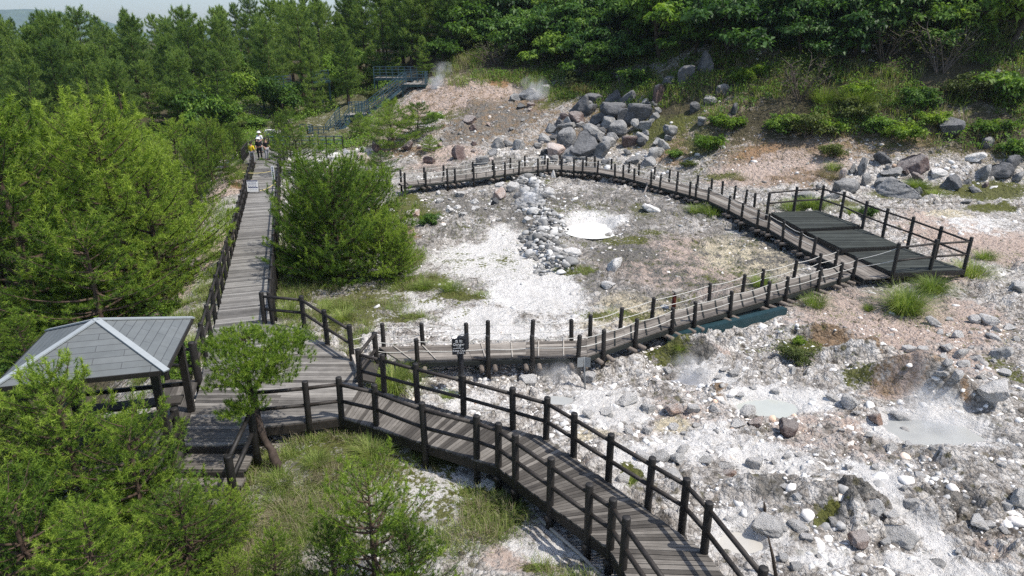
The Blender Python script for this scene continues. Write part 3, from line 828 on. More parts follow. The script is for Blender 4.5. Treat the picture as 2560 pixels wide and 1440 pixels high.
# ramp kerb between the deck and the roped walk
k0, k1 = P(882, 905), P(901, 955)
MB().beam(k0 + A(.02, 0, .1), k1 + A(.02, 0, .1), .07, .26).build('kerb', M['batten_pale'], jd)
MB().obox((k0 + k1) / 2 + A(.30, 0, .05), (.26, .0, -.07), (.05, -.62, 0), (0, 0, .02)).build('ramp', M['deck_brown'], jd)

# ---- two steps going down at the near edge of the junction deck
st = thing('stairs', P(545, 1150, -.2), 'two broad dark shaded timber steps leading down from the junction deck', 'stairs')
x0, x1 = P(470, 1113)[0], P(632, 1113)[0]
y1 = P(560, 1113)[1]
for k, (dz, dep) in enumerate([(-.19, .62), (-.38, .95)]):
    ya = y1 - (0 if k == 0 else .62) - .02; yb = ya - dep
    mb = MB(); cross_planks(mb, [(x0, ya, dz), (x0, yb, dz)], [(x1, ya, dz), (x1, yb, dz)], .3, .01, .06)
    mb.box(x0, x1, ya - .03, ya, dz + .002, dz + .14)
    mb.build('step', M['deck_brown'], st)
MB().box(x0, x1, y1 - 1.60, y1 - 1.55, -.95, -.44).build('riser', M['rail'], st)
sb = [A(x1 + .1, y1 - .1, 0), A(x1 + .1, y1 - 1.45, -.3)]
for b in sb: post(st, b, 1.0, .085)
rails(st, sb, (.9, .42), .05, 'post')
sb = [A(x0 - .1, y1 - .1, 0), A(x0 - .1, y1 - 1.45, -.3)]
for b in sb: post(st, b, 1.0, .085)
rails(st, sb, (.9, .42), .05, 'post')

# ---- front boardwalk with black rails
fw = thing('boardwalk', P(1150, 1090), 'wide front boardwalk with black rails running down to the lower right', 'boardwalk')
FR = [P(902, 965), P(961, 980), P(1044, 1004), P(1159, 1035), P(1282, 1071), P(1365, 1096), P(1434, 1140), P(1521, 1197), P(1620, 1261), P(1705, 1315), P(1760, 1380)]
FR += [A(3.78, 8.2, 0), A(4.25, 6.75, 0), A(4.7, 5.3, 0)]
FL = [P(854, 1041), P(941, 1062), P(1062, 1110), P(1192, 1145), P(1246, 1165), P(1289, 1197), P(1375, 1261), P(1470, 1331), P(1525, 1370), P(1557, 1420)]
FL += [FL[-1] + A(.46, -1.42, 0), FL[-1] + A(.92, -2.85, 0), FL[-1] + A(1.35, -4.2, 0)]
segs = [([FL[0], FL[4]], [FR[0], FR[5]]), ([FL[4], FL[8]], [FR[5], FR[10]]), ([FL[8], FL[9], FL[12]], [FR[10], FR[10] + (FR[11] - FR[10]) * .3, FR[13]])]
mb = MB()
for L, Rr in segs: cross_planks(mb, [A(*p) + (0, 0, -.003) for p in L], [A(*p) + (0, 0, -.003) for p in Rr], .118)
mb.build('deck', M['deck_brown'], fw)
edges(fw, 'rail', .22, [FL[0], FL[4], FL[8], FL[9], FL[12]], [FR[0], FR[5], FR[10], FR[13]])
for i, b in enumerate(FR): post(fw, b, 1.06)
for i, b in enumerate(FL):
    if i: post(fw, b, 1.06)
rails(fw, FR, (.90, .44)); rails(fw, FL, (.86, .42))
for L, Rr in zip(resample(FL[4:13], 1.6), resample(FR[5:14], 1.6)):
    d = (Rr - L) / np.linalg.norm(Rr - L)
    MB().tube([L - d * .1 - (0, 0, .3), Rr + d * .1 - (0, 0, .3)], .07, 8).build('bearer', M['rail'], fw, True)
e0, e1 = FR[0], P(938, 908) + A(.05, 0, 0)
post(fw, e1, .95); rails(fw, [e0, e1], (.90, .44))

# ---- narrow roped boardwalk loop
def zr(px, py):
    """deck height along the loop: level near by, a little higher at the back"""
    return .40 * (1 - min(1, max(0, (py - 470) / 190.))) if py < 660 else 0.0
def Q(px, py): return P(px, py, zr(px, py))
rw = thing('boardwalk', Q(1440, 870), 'narrow roped boardwalk looping round the white mud basin on short black posts', 'boardwalk')
nearF = [(946, 867), (1165, 861), (1315, 855), (1440, 851), (1466, 848), (1560, 819), (1661, 786), (1805, 747), (1925, 713), (2040, 680), (2095, 665)]
nearN = [(1000, 902), (1180, 897), (1315, 893), (1440, 891), (1468, 889), (1560, 857), (1672, 820), (1810, 781), (1935, 745), (2040, 714), (2130, 687)]
rightL = [(2160, 697), (2095, 663), (2000, 617), (1920, 570), (1885, 558), (1820, 524), (1770, 500), (1695, 479), (1632, 462), (1560, 442), (1495, 430), (1400, 423), (1370, 422), (1295, 430), (1180, 445), (1060, 459), (1008, 464)]
rightR = [(2228, 692), (2112, 628), (2004, 574), (1922, 536), (1893, 521), (1826, 494), (1770, 475), (1695, 459), (1625, 446), (1560, 430), (1495, 419), (1400, 413), (1370, 412), (1295, 420), (1180, 434), (1060, 449), (996, 456)]
nF = [Q(*p) for p in nearF]; nN = [Q(*p) for p in nearN]; rL = [Q(*p) for p in rightL]; rR = [Q(*p) for p in rightR]
mb = MB(); long_planks(mb, nN, nF, 6); mb.build('deck', M['deck_logs'], rw)
mb = MB(); long_planks(mb, [p + A(0, 0, -.012) for p in rL], [p + A(0, 0, -.012) for p in rR], 6); mb.build('deck', M['deck_logs'], rw)
edges(rw, 'deck_black', .12, nN, nF, rL, rR, top=-.075)
def battens(mb, L, Rr, step, i0=0):
    for l0, l1, r0, r1 in zip(L[:-1], L[1:], Rr[:-1], Rr[1:]):
        n = max(1, int(np.linalg.norm((l1 + r1 - l0 - r0) / 2) / step))
        for i in range(n):
            t = (i + .5) / n
            mb.beam(l0 + (l1 - l0) * t + A(0, 0, .021), r0 + (r1 - r0) * t + A(0, 0, .021), .035, .024)
    return mb
battens(MB(), nN[:4], nF[:4], .62).build('battens', M['batten_pale'], rw)
battens(MB(), nN[4:], nF[4:], .62).build('battens', M['deck_black'], rw); battens(MB(), rL[12:], rR[12:], .7).build('battens', M['deck_black'], rw)
NP = [(1044, 900), (1220, 895), (1331, 893), (1445, 891), (1511, 878), (1589, 850), (1676, 818), (1734, 803), (1824, 778), (1914, 750), (1961, 737), (2044, 714), (2102, 699), (2143, 690)]
FP = [(962, 863), (1057, 862), (1167, 859), (1220, 858), (1330, 853), (1431, 851), (1477, 844), (1551, 820), (1631, 795), (1775, 755), (1857, 731), (1904, 717), (1984, 694), (2044, 677), (2083, 665)]
LP = [(2030, 635), (2001, 618), (1957, 593), (1916, 572), (1892, 562), (1852, 543), (1821, 526), (1771, 501), (1746, 491), (1730, 487), (1694, 478), (1650, 467), (1630, 461), (1592, 449), (1559, 442), (1539, 438), (1495, 430), (1457, 427), (1436, 425), (1405, 423), (1370, 423), (1345, 425), (1297, 430), (1260, 434), (1234, 438), (1185, 445), (1137, 450), (1117, 452), (1065, 459), (1012, 464)]
RP = [(1885, 517), (1862, 508), (1832, 497), (1805, 486), (1779, 477), (1740, 469), (1695, 458), (1674, 454), (1636, 447), (1600, 438), (1575, 432), (1529, 424), (1489, 417), (1467, 416), (1401, 412), (1359, 412), (1310, 417), (1272, 421), (1230, 427), (1180, 433), (1107, 442), (1059, 448), (1003, 455)]
def rope(a, b, sag=.05):
    t = np.linspace(0, 1, 7)[:, None]
    p = a + (b - a) * t; p[:, 2] -= sag * 4 * (t * (1 - t))[:, 0]
    return p
def rope_side(pts, mids, hp):
    """posts along one side pushed just outside the deck, with two ropes"""
    W = []
    for i, (q, mm) in enumerate(zip(pts, mids)):
        out = q - mm; out[2] = 0; out /= np.linalg.norm(out)
        b = q + out * .05; W.append(b)
        post(rw, b, hp * random.uniform(.95, 1.05), .066, None, 'post', (random.uniform(-.04, .04), random.uniform(-.03, .03)))
    for hh in (hp * .86, hp * .45):
        mb = MB()
        for a, b in zip(W[:-1], W[1:]): mb.tube(rope(a + A(0, 0, hh), b + A(0, 0, hh), random.uniform(.02, .07)), .0115, 5, False)
        mb.build('rope', M['rope'], rw, True)
    return W
def nearest(p, poly):
    best = None
    for a, b in zip(poly[:-1], poly[1:]):
        t = np.clip(((p - a) @ (b - a)) / ((b - a) @ (b - a)), 0, 1); c = a + (b - a) * t
        d = np.linalg.norm(c - p)
        if best is None or d < best[0]: best = (d, c)
    return best[1]
wNP = [nearest(Q(*p), nN) for p in NP]; wFP = [nearest(Q(*p), nF) for p in FP]; wLP = [nearest(Q(*p), rL) for p in LP]; wRP = [nearest(Q(*p), rR) for p in RP]
rope_side(wNP, [nearest(p, nF) for p in wNP], .70)
rope_side(wFP, [nearest(p, nN) for p in wFP], .70)
rope_side(wLP, [nearest(p, rR) for p in wLP], .74)
rope_side(wRP, [nearest(p, rL) for p in wRP], .74)
# rope entrance at the junction deck
mb = MB()
for a, b in [((881, 900), (962, 863)), ((940, 905), (1044, 900))]:
    a, b = P(*a), P(*b)
    for hh in (.62, .34): mb.tube(rope(a + A(0, 0, hh), b + A(0, 0, hh), .08), .012, 5, False)
mb.build('rope', M['rope'], rw, True)
# round log bearers under the deck, ends showing
for pts, other in ((wNP, nF), (wLP, rR)):
    for k, p in enumerate(pts):
        c = nearest(p, other); d = c - p; d[2] = 0; d /= np.linalg.norm(d); tng = A(-d[1], d[0], 0)
        if pts is wLP and k > 20 and k % 2: continue
        for sgn in (-1, 1):
            mb = MB(); o = tng * .19 * sgn
            mb.tube([p - d * .28 + o + A(0, 0, -.245), c + d * .12 + o + A(0, 0, -.245)], .068, 10)
            mb.build('bearer', M['log_end'], rw, True)

# ---- stepped viewing platform
vp = thing('viewing_platform', P(2150, 600, .2), 'black stepped viewing platform of three decks with a black railing', 'platform')
T = [([(1927, 531), (2047, 526), (2152, 564), (2002, 571)], .50), ([(2012, 577), (2152, 571), (2252, 613), (2104, 621)], .34), ([(2109, 627), (2259, 619), (2412, 674), (2232, 681)], .16)]
for i, (pp, z) in enumerate(T):
    w_ = [P(px, py, z) for px, py in pp][::-1]
    d = w_[0] - w_[1]; ang = math.atan2(w_[3][1] - w_[0][1], w_[3][0] - w_[0][0])
    mb = poly_planks(MB(), w_, .12, .01, .04, 0.02, 0, 6)
    mb.build('deck', M['deck_black'], vp)
    mb = MB(); fascia(mb, w_ + [w_[0]], .16, .05, -.04); mb.build('edge_beam', M['post'], vp)
VP = [(1917, 535, .5), (1984, 528, .5), (2050, 524, .5), (2101, 542, .5), (2156, 568, .42), (2207, 588, .34), (2270, 611, .26), (2338, 638, .2), (2411, 668, .16), (2325, 674, .16), (2232, 685, .16)]
vq = [P(*p) for p in VP]
for i, b in enumerate(vq): post(vp, b, 1.22 if i else 1.05, .07, None, 'post', (.01, 0))
rails(vp, vq, (1.04, .52), .042)
mb = MB(); a = vq[-1] + A(0, 0, 1.02); b = wNP[-1] + A(0, 0, .6); mb.tube(rope(a, b, .05), .0115, 5, False)
a = vq[-1] + A(0, 0, .55); b = wNP[-1] + A(0, 0, .32); mb.tube(rope(a, b, .05), .0115, 5, False); mb.build('rope', M['rope'], vp, True)

# teal steel beam lying under the near run of the roped boardwalk
a, b = P(1668, 856, -.40), P(1966, 783, -.38)
sbm = thing('steel_beam', a, 'long teal painted steel channel lying under the near run of the roped boardwalk', 'beam')
d = (b - a) / np.linalg.norm(b - a); nrm = A(-d[1], d[0], 0)
MB().beam(a, b, .03, .34).build('web', M['teal'], sbm)
MB().beam(a + nrm * .12 + A(0, 0, .175), b + nrm * .12 + A(0, 0, .175), .24, .02).build('flange', M['teal'], sbm)
MB().beam(a + nrm * .55 + A(0, 0, -.05), b + nrm * .55 + A(0, 0, -.05), .03, .26).build('web', M['teal'], sbm)

# ================================================================== SHELTER
FRc, FLc, BRc = P(432, 921, 2.3), P(-5, 965, 2.3), P(470, 798, 2.3)
cx = (FLc + BRc) / 2
ex = (FRc - FLc); ex /= np.linalg.norm(ex); ey = A(-ex[1], ex[0], 0); S = 1.50
pav = thing('shelter', (cx[0], cx[1], 0), 'open timber shelter with a grey sheet hip roof and pale ridge caps', 'shelter')
def pc(u, v, z): return A(cx[0], cx[1], 0) + ex * u + ey * v + A(0, 0, z)
AP = pc(.0, .0, 2.98); S = 1.52
cor = [pc(-S, -S * .93, 2.3), pc(S, -S * .93, 2.3), pc(S, S * .93, 2.3), pc(-S, S * .93, 2.3)]
mb = MB()
for i in range(4):
    a, b = cor[i], cor[(i + 1) % 4]
    W = np.linalg.norm(b - a); Hh = np.linalg.norm(AP - (a + b) / 2)
    mb.add([a, b, AP], [(0, 1, 2)], [(10 * i, 0, 0), (10 * i + W, 0, 0), (10 * i + W / 2, Hh, 0)])
    mb.add([a - (0, 0, .05), b - (0, 0, .05), AP - (0, 0, .07)], [(2, 1, 0)])
rf = mb.build('roof', M['roof'], pav)
mb = MB()
for i in range(4): mb.beam(cor[i] + A(0, 0, -.045), cor[(i + 1) % 4] + A(0, 0, -.045), .04, .10)
mb.build('eave_board', M['post'], pav)
for i in range(4):
    o = (cor[i] - A(*AP)); o /= np.linalg.norm(o)
    MB().beam(AP + A(0, 0, .012), cor[i] + o * .03 + A(0, 0, .012), .13, .03).build('ridge_cap', M['roof_cap'], pav)
for u, v in ((-1, -1), (1, -1), (1, 1), (-1, 1)):
    b = pc(u * 1.22, v * 1.12, 0)
    MB().obox(b + A(0, 0, 1.1), ex * .075, ey * .075, (0, 0, 1.15)).build('post', M['post'], pav)
MB().obox(pc(.0, 0, -.07), ex * 1.35, ey * 1.3, (0, 0, .05)).build('floor', M['deck_brown'], pav)
for v, nm in ((1.0, 'bench'), ):
    mb = MB()
    mb.obox(pc(0, .95, .42), ex * 1.1, ey * .2, (0, 0, .03)); mb.obox(pc(-.95, 0, .42), ex * .2, ey * .72, (0, 0, .03))
    for u in (-.9, 0, .9): mb.obox(pc(u, .95, .2), ex * .04, ey * .15, (0, 0, .19))
    mb.build('bench', M['deck_brown'], pav)
for u, v, zz, hx_, hy_, hz_ in ((0, -1.12, .5, 1.14, .03, .05), (0, 1.12, .75, 1.14, .03, .05), (-1.22, 0, .75, .03, 1.04, .05), (0, -1.12, 2.18, 1.14, .05, .06), (0, 1.12, 2.18, 1.14, .05, .06)):
    MB().obox(pc(u, v, zz), ex * hx_, ey * hy_, (0, 0, hz_)).build('beam', M['post'], pav)
# boards between the shelter and the junction deck, running the other way
ap = thing('deck', P(450, 1000), 'strip of dark lengthwise boards between the shelter and the junction deck', 'deck')
ap_poly = [P(469, 1061, -.012), P(499, 951, -.012), P(440, 952, -.012) + A(-.3, .1, 0), P(395, 1061, -.012)]
poly_planks(MB(), [p + A(-.02, 0, 0) for p in ap_poly[::-1]], .14, .008, .04, R(104)).build('deck_boards', M['deck_brown'], ap)

# ================================================================== SIGNS
def text_mesh(name, s, size, mat, parent, origin, ux, uy, align='CENTER', extr=.002):
    cu = bpy.data.curves.new(name, 'FONT'); cu.body = s; cu.size = size; cu.align_x = align; cu.align_y = 'CENTER'; cu.extrude = extr
    tmp = bpy.data.objects.new('tmp', cu); COL.objects.link(tmp)
    dg = bpy.context.evaluated_depsgraph_get(); dg.update()
    me = bpy.data.meshes.new_from_object(tmp.evaluated_get(dg)); bpy.data.objects.remove(tmp)
    me.materials.clear(); me.materials.append(mat); me.name = name
    ux = A(*ux) / np.linalg.norm(ux); uy = A(*uy) / np.linalg.norm(uy); uz = np.cross(ux, uy)
    mt = Matrix(((ux[0], uy[0], uz[0], 0), (ux[1], uy[1], uz[1], 0), (ux[2], uy[2], uz[2], 0), (0, 0, 0, 1)))
    loc = A(*origin) - np.array(parent_world(parent)) if parent is not None else A(*origin)
    me.transform(Matrix.Translation(Vector(loc)) @ mt)
    o = bpy.data.objects.new(name, me); COL.objects.link(o); o.parent = parent
    return o
def parent_world(o):
    p = Vector((0, 0, 0))
    while o is not None: p = p + o.location; o = o.parent
    return tuple(p)

# black danger sign: two boards on one post, facing different ways
b = G(1154, 985)
ds = thing('warning_sign', b, 'black danger sign with white lettering on a tall black post', 'sign')
ztop = PY(1154, 842, b[1])[2]
MB().tube([b - A(0, 0, .2), A(b[0], b[1], ztop), A(b[0], b[1], ztop + .02)], [.085, .08, .05], 12).build('post', M['black_paint'], ds, True)
hb = .46; wb = .36
c1 = A(b[0] - .03, b[1] - .10, ztop - .24); ux1 = A(1, .08, 0); ux1 /= np.linalg.norm(ux1)
p1 = MB().obox(c1, ux1 * wb / 2, A(0, 0, hb / 2), np.cross(ux1, (0, 0, 1)) * .012).build('board', M['black_paint'], ds)
fr = np.cross(ux1, (0, 0, 1)); 
for s_, zz, sz, xx in (('危 険', .155, .085, 0), ('Danger', .065, .098, 0), ('Keep Out', -.115, .082, 0), ('立入禁止', -.185, .05, .04)):
    text_mesh('lettering', s_, sz, M['white_paint'], ds, c1 + fr * .0145 + ux1 * xx + A(0, 0, zz), ux1, (0, 0, 1))
mb = MB()
for zz, x0_, x1_ in ((-.005, -.06, .06), (-.045, -.15, .15)):
    for k in range(int((x1_ - x0_) / .028)):
        mb.obox(c1 + fr * .0142 + ux1 * (x0_ + .014 + k * .028) + A(0, 0, zz), ux1 * .009, A(0, 0, .008), fr * .001)
mb.build('small_print', M['white_paint'], ds)
ux2 = A(.55, 1, 0); ux2 /= np.linalg.norm(ux2); n2 = np.cross(ux2, (0, 0, 1))
c2 = A(b[0] + .12, b[1] + .05, ztop - .20)
MB().obox(c2, ux2 * wb / 2, A(0, 0, hb / 2), n2 * .012).build('board', M['black_paint'], ds)

# small grey sign seen from behind, two plates on a thin post
b = G(1463, 972)
gs = thing('sign', b, 'small grey metal sign of two plates on a thin leaning post by the steaming rocks', 'sign')
zt = PY(1455, 893, b[1])[2]
MB().tube([b - A(0, 0, .1), A(b[0] - .06, b[1], zt)], .022, 8).build('post', M['grey_metal'], gs, True)
for dx, rz in ((-.115, .25), (.075, -.25)):
    u_ = A(math.cos(rz), math.sin(rz), 0); n_ = np.cross(u_, (0, 0, 1))
    MB().obox(A(b[0] - .05 + dx, b[1] - .03, zt - .14), u_ * .085, A(0, 0, .14), n_ * .008).build('plate', M['grey_metal'], gs)

# rusty red post with a board cap
b = G(1683, 778)
rp = thing('marker_post', b, 'rusty red post with a small wooden cap beside the near roped boardwalk', 'post')
zt = PY(1683, 735, b[1])[2]
MB().tube([b - A(0, 0, .1), A(b[0], b[1], zt - .02), A(b[0], b[1], zt)], [.075, .072, .05], 10).build('post', M['red_rust'], rp, True)
MB().obox(A(b[0] + .1, b[1], zt + .12), A(.14, .05, .03), A(-.04, .1, 0), A(0, 0, .03)).build('cap', M['batten_pale'], rp)
MB().beam(A(b[0], b[1], zt - .02), A(b[0] + .03, b[1], zt + .12), .06, .08, (0, 1, 0)).build('bracket', M['bark_dark'], rp)

# white notice board on the long boardwalk with its barrier ropes
b = P(633, 483)
nb_ = thing('notice_board', b, 'white notice board with navy print standing on the long boardwalk', 'sign')
w2, hh = .32, .70
ux = A(1, .05, 0) / math.sqrt(1.0025); tilt = A(0, .10, 1) / math.sqrt(1.01); fr = np.cross(ux, tilt)
c = b + tilt * .42
pn = MB().obox(c, ux * w2, tilt * .33, fr * .012).build('panel', M['white_paint'], nb_)
mb = MB()
def bar(u0, u1, v0, v1): mb.obox(c + ux * (u0 + u1) / 2 + tilt * (v0 + v1) / 2 + fr * .0135, ux * (u1 - u0) / 2, tilt * (v1 - v0) / 2, fr * .0012)
bar(-.31, .31, .27, .325); bar(-.26, .30, -.11, -.06)
for v, n, wid in ((.19, 6, .045), (.12, 7, .045), (.01, 5, .05), (-.03, 10, .02), (-.17, 8, .02), (-.22, 9, .02)):
    for k in range(n):
        u = -.24 + k * .50 / n
        bar(u, u + wid * random.uniform(.7, 1.1), v - wid * .5, v + wid * .42)
mb.build('lettering', M['navy'], nb_)
mb = MB()
for s_ in (-1, 1): mb.tube([b + ux * w2 * s_ * .96 + A(0, .25, 0), c + ux * w2 * s_ * .96 + tilt * .33 - fr * .02], .016, 6); mb.tube([b + ux * w2 * s_ * .96, c + ux * w2 * s_ * .96 + tilt * .33 - fr * .02], .016, 6)
mb.build('frame', M['grey_metal'], nb_, True)
b2 = P(689, 466)
vs = thing('sign', b2, 'tall narrow white sign with dark characters on the right rail of the long boardwalk', 'sign')
MB().obox(b2 + A(-.05, -.05, .85), A(.09, .0, 0), A(0, 0, .42), A(0, .012, 0)).build('panel', M['white_paint'], vs)
MB().tube([b2 + A(.02, .03, -.1), b2 + A(.02, .03, 1.15)], .055, 10).build('post', M['post'], vs, True)
mb = MB()
for k in range(5):
    z = 1.15 - k * .13
    mb.obox(b2 + A(-.05, -.064, z), A(.045, 0, 0), A(0, 0, .014), A(0, .001, 0)); mb.obox(b2 + A(-.05, -.064, z + .02), A(.012, 0, 0), A(0, 0, .045), A(0, .0013, 0)); mb.obox(b2 + A(-.05 - .02 * (k % 2), -.064, z - .035), A(.03, 0, 0), A(0, 0, .010), A(0, .0016, 0))
mb.build('lettering', M['navy'], vs)
br = thing('barrier_rope', P(640, 470), 'pair of yellow barrier ropes strung across the long boardwalk at the notice board', 'rope')
for (p0, p1, z0, z1) in ((P(612, 470), P(690, 466), .95, .98), (P(650, 482), P(692, 466), .12, .28)):
    MB().tube(rope(p0 + A(0, 0, z0), p1 + A(0, 0, z1), .1), .02, 6, False).build('rope', M['rope_yellow'], br, True)

# loose boards and an edging pipe below the front boardwalk
for pxs, lab in ((((1222, 1193), (1258, 1212)), 'short loose board lying in the shade under the bend of the front boardwalk'), (((1262, 1222), (1300, 1246)), 'second loose board lying just below the first one under the front boardwalk')):
    a, b = G(*pxs[0]), G(*pxs[1])
    tag(MB().beam(a + A(0, 0, .05), b + A(0, 0, .05), .16, .035).build('board', M['deck'], None, loc=tuple(a)), lab, 'board')
a, b = G(1352, 1305), G(1510, 1450)
tag(MB().tube([G(1352, 1305) + A(0, 0, .05), G(1400, 1347) + A(0, 0, .05), G(1450, 1392) + A(0, 0, .06), G(1512, 1455) + A(0, 0, .05)], .035, 8).build('pipe', M['batten_pale'], None, True, tuple(a)), 'long thin pale pipe lying along the ground left of the front boardwalk', 'pipe')
for pts, lab in ((((1920, 1340), (1930, 1400), (1943, 1440)), 'dark upright stick standing in the mud at the lower middle'), (((1910, 1255), (1914, 1282)), 'short dark stake in the rubble above the stick')):
    b = G(*pts[-1]); tops = PY(pts[0][0], pts[0][1], b[1] + .05)
    tag(MB().tube([b - A(0, 0, .1), (b + tops) / 2, tops], [.035, .03, .012], 7).build('stick', M['bark_dark'], None, True, tuple(b)), lab, 'stick')

# ================================================================== TEAL STAIRS ON THE HILLSIDE
def rail_panel(root, a, b, n_post, mat='teal_rail', hgt=1.1, bars=4, fill=False):
    a, b = A(*a), A(*b)
    mb = MB()
    for i in range(bars):
        z = hgt * (.22 + .78 * i / (bars - 1)) - .03
        mb.beam(a + A(0, 0, z), b + A(0, 0, z), .035, .06)
    mb.build('rail', M[mat], root)
    for i in range(n_post + 1):
        p = a + (b - a) * i / n_post
        MB().beam(p + A(0, 0, -.25), p + A(0, 0, hgt), .07, .07, (0, 1, 0)).build('post', M[mat], root)
def landing(root, c, hx, hy, z):
    q = [A(*c) - hx - hy, A(*c) + hx - hy, A(*c) + hx + hy, A(*c) - hx + hy]
    cross_planks(MB(), [q[0], q[1]], [q[3], q[2]], .16).build('landing', M['deck_long'], root)
    mb = MB(); fascia(mb, q + [q[0]], .22)
    for p in q: mb.beam(p + A(0, 0, -.05), A(p[0], p[1], min(p[2] - .3, float(h(p[0], p[1])) - .2)), .12, .12, (0, 1, 0))
    mb.build('support', M['teal'], root)
sc = thing('staircase', PY(860, 310, 66), 'blue green railed staircase climbing the hillside in two flights behind the pines', 'staircase')
L1 = PY(803, 343, 66); L2 = PY(862, 298, 67.5); L3 = PY(905, 272, 68.5); L4 = PY(1012, 209, 70)
def flight(a, b, w, n):
    a, b = A(*a), A(*b); d = b - a; d[2] = 0; d /= np.linalg.norm(d); s_ = A(-d[1], d[0], 0) * w / 2
    for i in range(n):
        t = (i + .5) / n; p = a + (b - a) * t
        MB().obox(p, s_, d * (.16), A(0, 0, .025)).build('step', M['deck_brown'], sc)
    for sg in (-1, 1):
        MB().beam(a + s_ * sg - A(0, 0, .12), b + s_ * sg - A(0, 0, .12), .06, .26).build('stringer', M['teal_rail'], sc)
        rail_panel(sc, a + s_ * sg * 1.04, b + s_ * sg * 1.04, max(3, n // 3), 'teal_rail')
landing(sc, L1, A(1.0, 0, 0), A(0, .8, 0), 0)
rail_panel(sc, L1 + A(-1, -.8, 0), L1 + A(1, -.8, 0), 4); rail_panel(sc, L1 + A(-1, .8, 0), L1 + A(-1, -.8, 0), 2); rail_panel(sc, L1 + A(-2.2, 1.0, 0), L1 + A(-1, .8, 0), 2)
flight(L1 + A(.9, .2, 0), L2, 1.5, 7)
landing(sc, (L2 + L3) / 2 + A(.3, .3, 0), (L3 - L2) * .55 * A(1, 1, 0) + A(0, 0, .0), A(0, .8, 0), 0)
m_ = (L2 + L3) / 2 + A(.3, .3, 0); e_ = (L3 - L2) * .55 * A(1, 1, 0)
rail_panel(sc, m_ - e_ + A(0, -.8, 0) + A(1.0, 0, 0), m_ + e_ + A(0, -.8, 0), 5); rail_panel(sc, m_ - e_ + A(0, .8, 0), m_ + e_ + A(0, .8, 0), 6)
flight(m_ + e_ + A(.1, 0, 0), L4, 1.5, 16)
landing(sc, L4 + A(1.0, .5, 0), A(1.1, 0, 0), A(0, 1.4, 0), 0)
rail_panel(sc, L4 + A(-.1, 1.9, 0), L4 + A(2.1, 1.9, 0), 4); rail_panel(sc, L4 + A(2.1, -.9, 0), L4 + A(2.1, 1.9, 0), 4)
w0 = L4 + A(.6, 2.4, .1)
landing(sc, w0 + A(-2.0, 1.6, .3), A(2.2, 0, 0), A(0, .8, 0), 0)
rail_panel(sc, w0 + A(-4.2, .8, .3), w0 + A(.2, .8, .3), 7)
# railings of the same path half hidden in the wood
fr_ = [((655, 222), (728, 214), 76), ((782, 206), (822, 200), 78), ((505, 250), (538, 246), 74)]
labs = ['blue green railing of a raised path glimpsed between the forest pines', 'short blue green railing glimpsed in the forest left of the stairs', 'dark raised path railing glimpsed at the forest edge behind the lime tree']
for (p0, p1, yy), lab in zip(fr_, labs):
    a, b = PY(*p0, yy), PY(*p1, yy + 1)
    rl = thing('railing', a, lab, 'railing')
    rail_panel(rl, a, b, 4)
    mb = MB(); mb.beam((a) - A(0, 0, .1), (b) - A(0, 0, .1), 1.3, .18)
    for t in (0, .5, 1):
        p = a + (b - a) * t; mb.beam(p - A(0, 0, .15), A(p[0], p[1], min(p[2] - .4, float(h(p[0], p[1])) - .3)), .16, .16, (0, 1, 0))
    mb.build('walkway', M['teal'], rl)
# short railing at the left end of the roped loop
a, b = P(915, 468), P(966, 462)
rl = thing('railing', a, 'short dark slatted railing beside the pines at the far left end of the roped loop', 'railing')
rail_panel(rl, a + A(0, 0, -.25), b + A(0, 0, -.25), 3, 'post', 1.0); rail_panel(rl, b + A(0, 0, -.25), b + A(.4, -1.3, -.35), 1, 'post', 1.0)
MB().tube(rope(b + A(.4, -1.3, .55), wLP[-1] + A(0, 0, .6), .06), .02, 6, False).build('rope', M['rope'], rl, True)

# ================================================================== PEOPLE
def skin_body(name, joints, edges, radii, mat, parent, sub=2):
    me = bpy.data.meshes.new(name)
    me.from_pydata([tuple(j) for j in joints], edges, [])
    o = bpy.data.objects.new(name, me); COL.objects.link(o)
    md = o.modifiers.new('skin', 'SKIN')
    if not me.skin_vertices: me.skin_vertices.new()
    for i, r_ in enumerate(radii): me.skin_vertices[0].data[i].radius = (r_, r_)
    me.skin_vertices[0].data[0].use_root = True
    sb_ = o.modifiers.new('sub', 'SUBSURF'); sb_.levels = sub; sb_.render_levels = sub
    dg = bpy.context.evaluated_depsgraph_get(); dg.update()
    m2 = bpy.data.meshes.new_from_object(o.evaluated_get(dg)); m2.name = name
    bpy.data.objects.remove(o)
    m2.materials.clear(); m2.materials.append(M[mat]); m2.shade_smooth()
    oo = bpy.data.objects.new(name, m2); COL.objects.link(oo); oo.parent = parent
    return oo
def ball(name, c, r3, mat, parent):
    bm = bmesh.new(); bmesh.ops.create_icosphere(bm, subdivisions=2, radius=1)
    for v in bm.verts: v.co = Vector((v.co.x * r3[0] + c[0], v.co.y * r3[1] + c[1], v.co.z * r3[2] + c[2]))
    me = bpy.data.meshes.new(name); bm.to_mesh(me); bm.free(); me.materials.append(M[mat]); me.shade_smooth()
    o = bpy.data.objects.new(name, me); COL.objects.link(o); o.parent = parent; return o
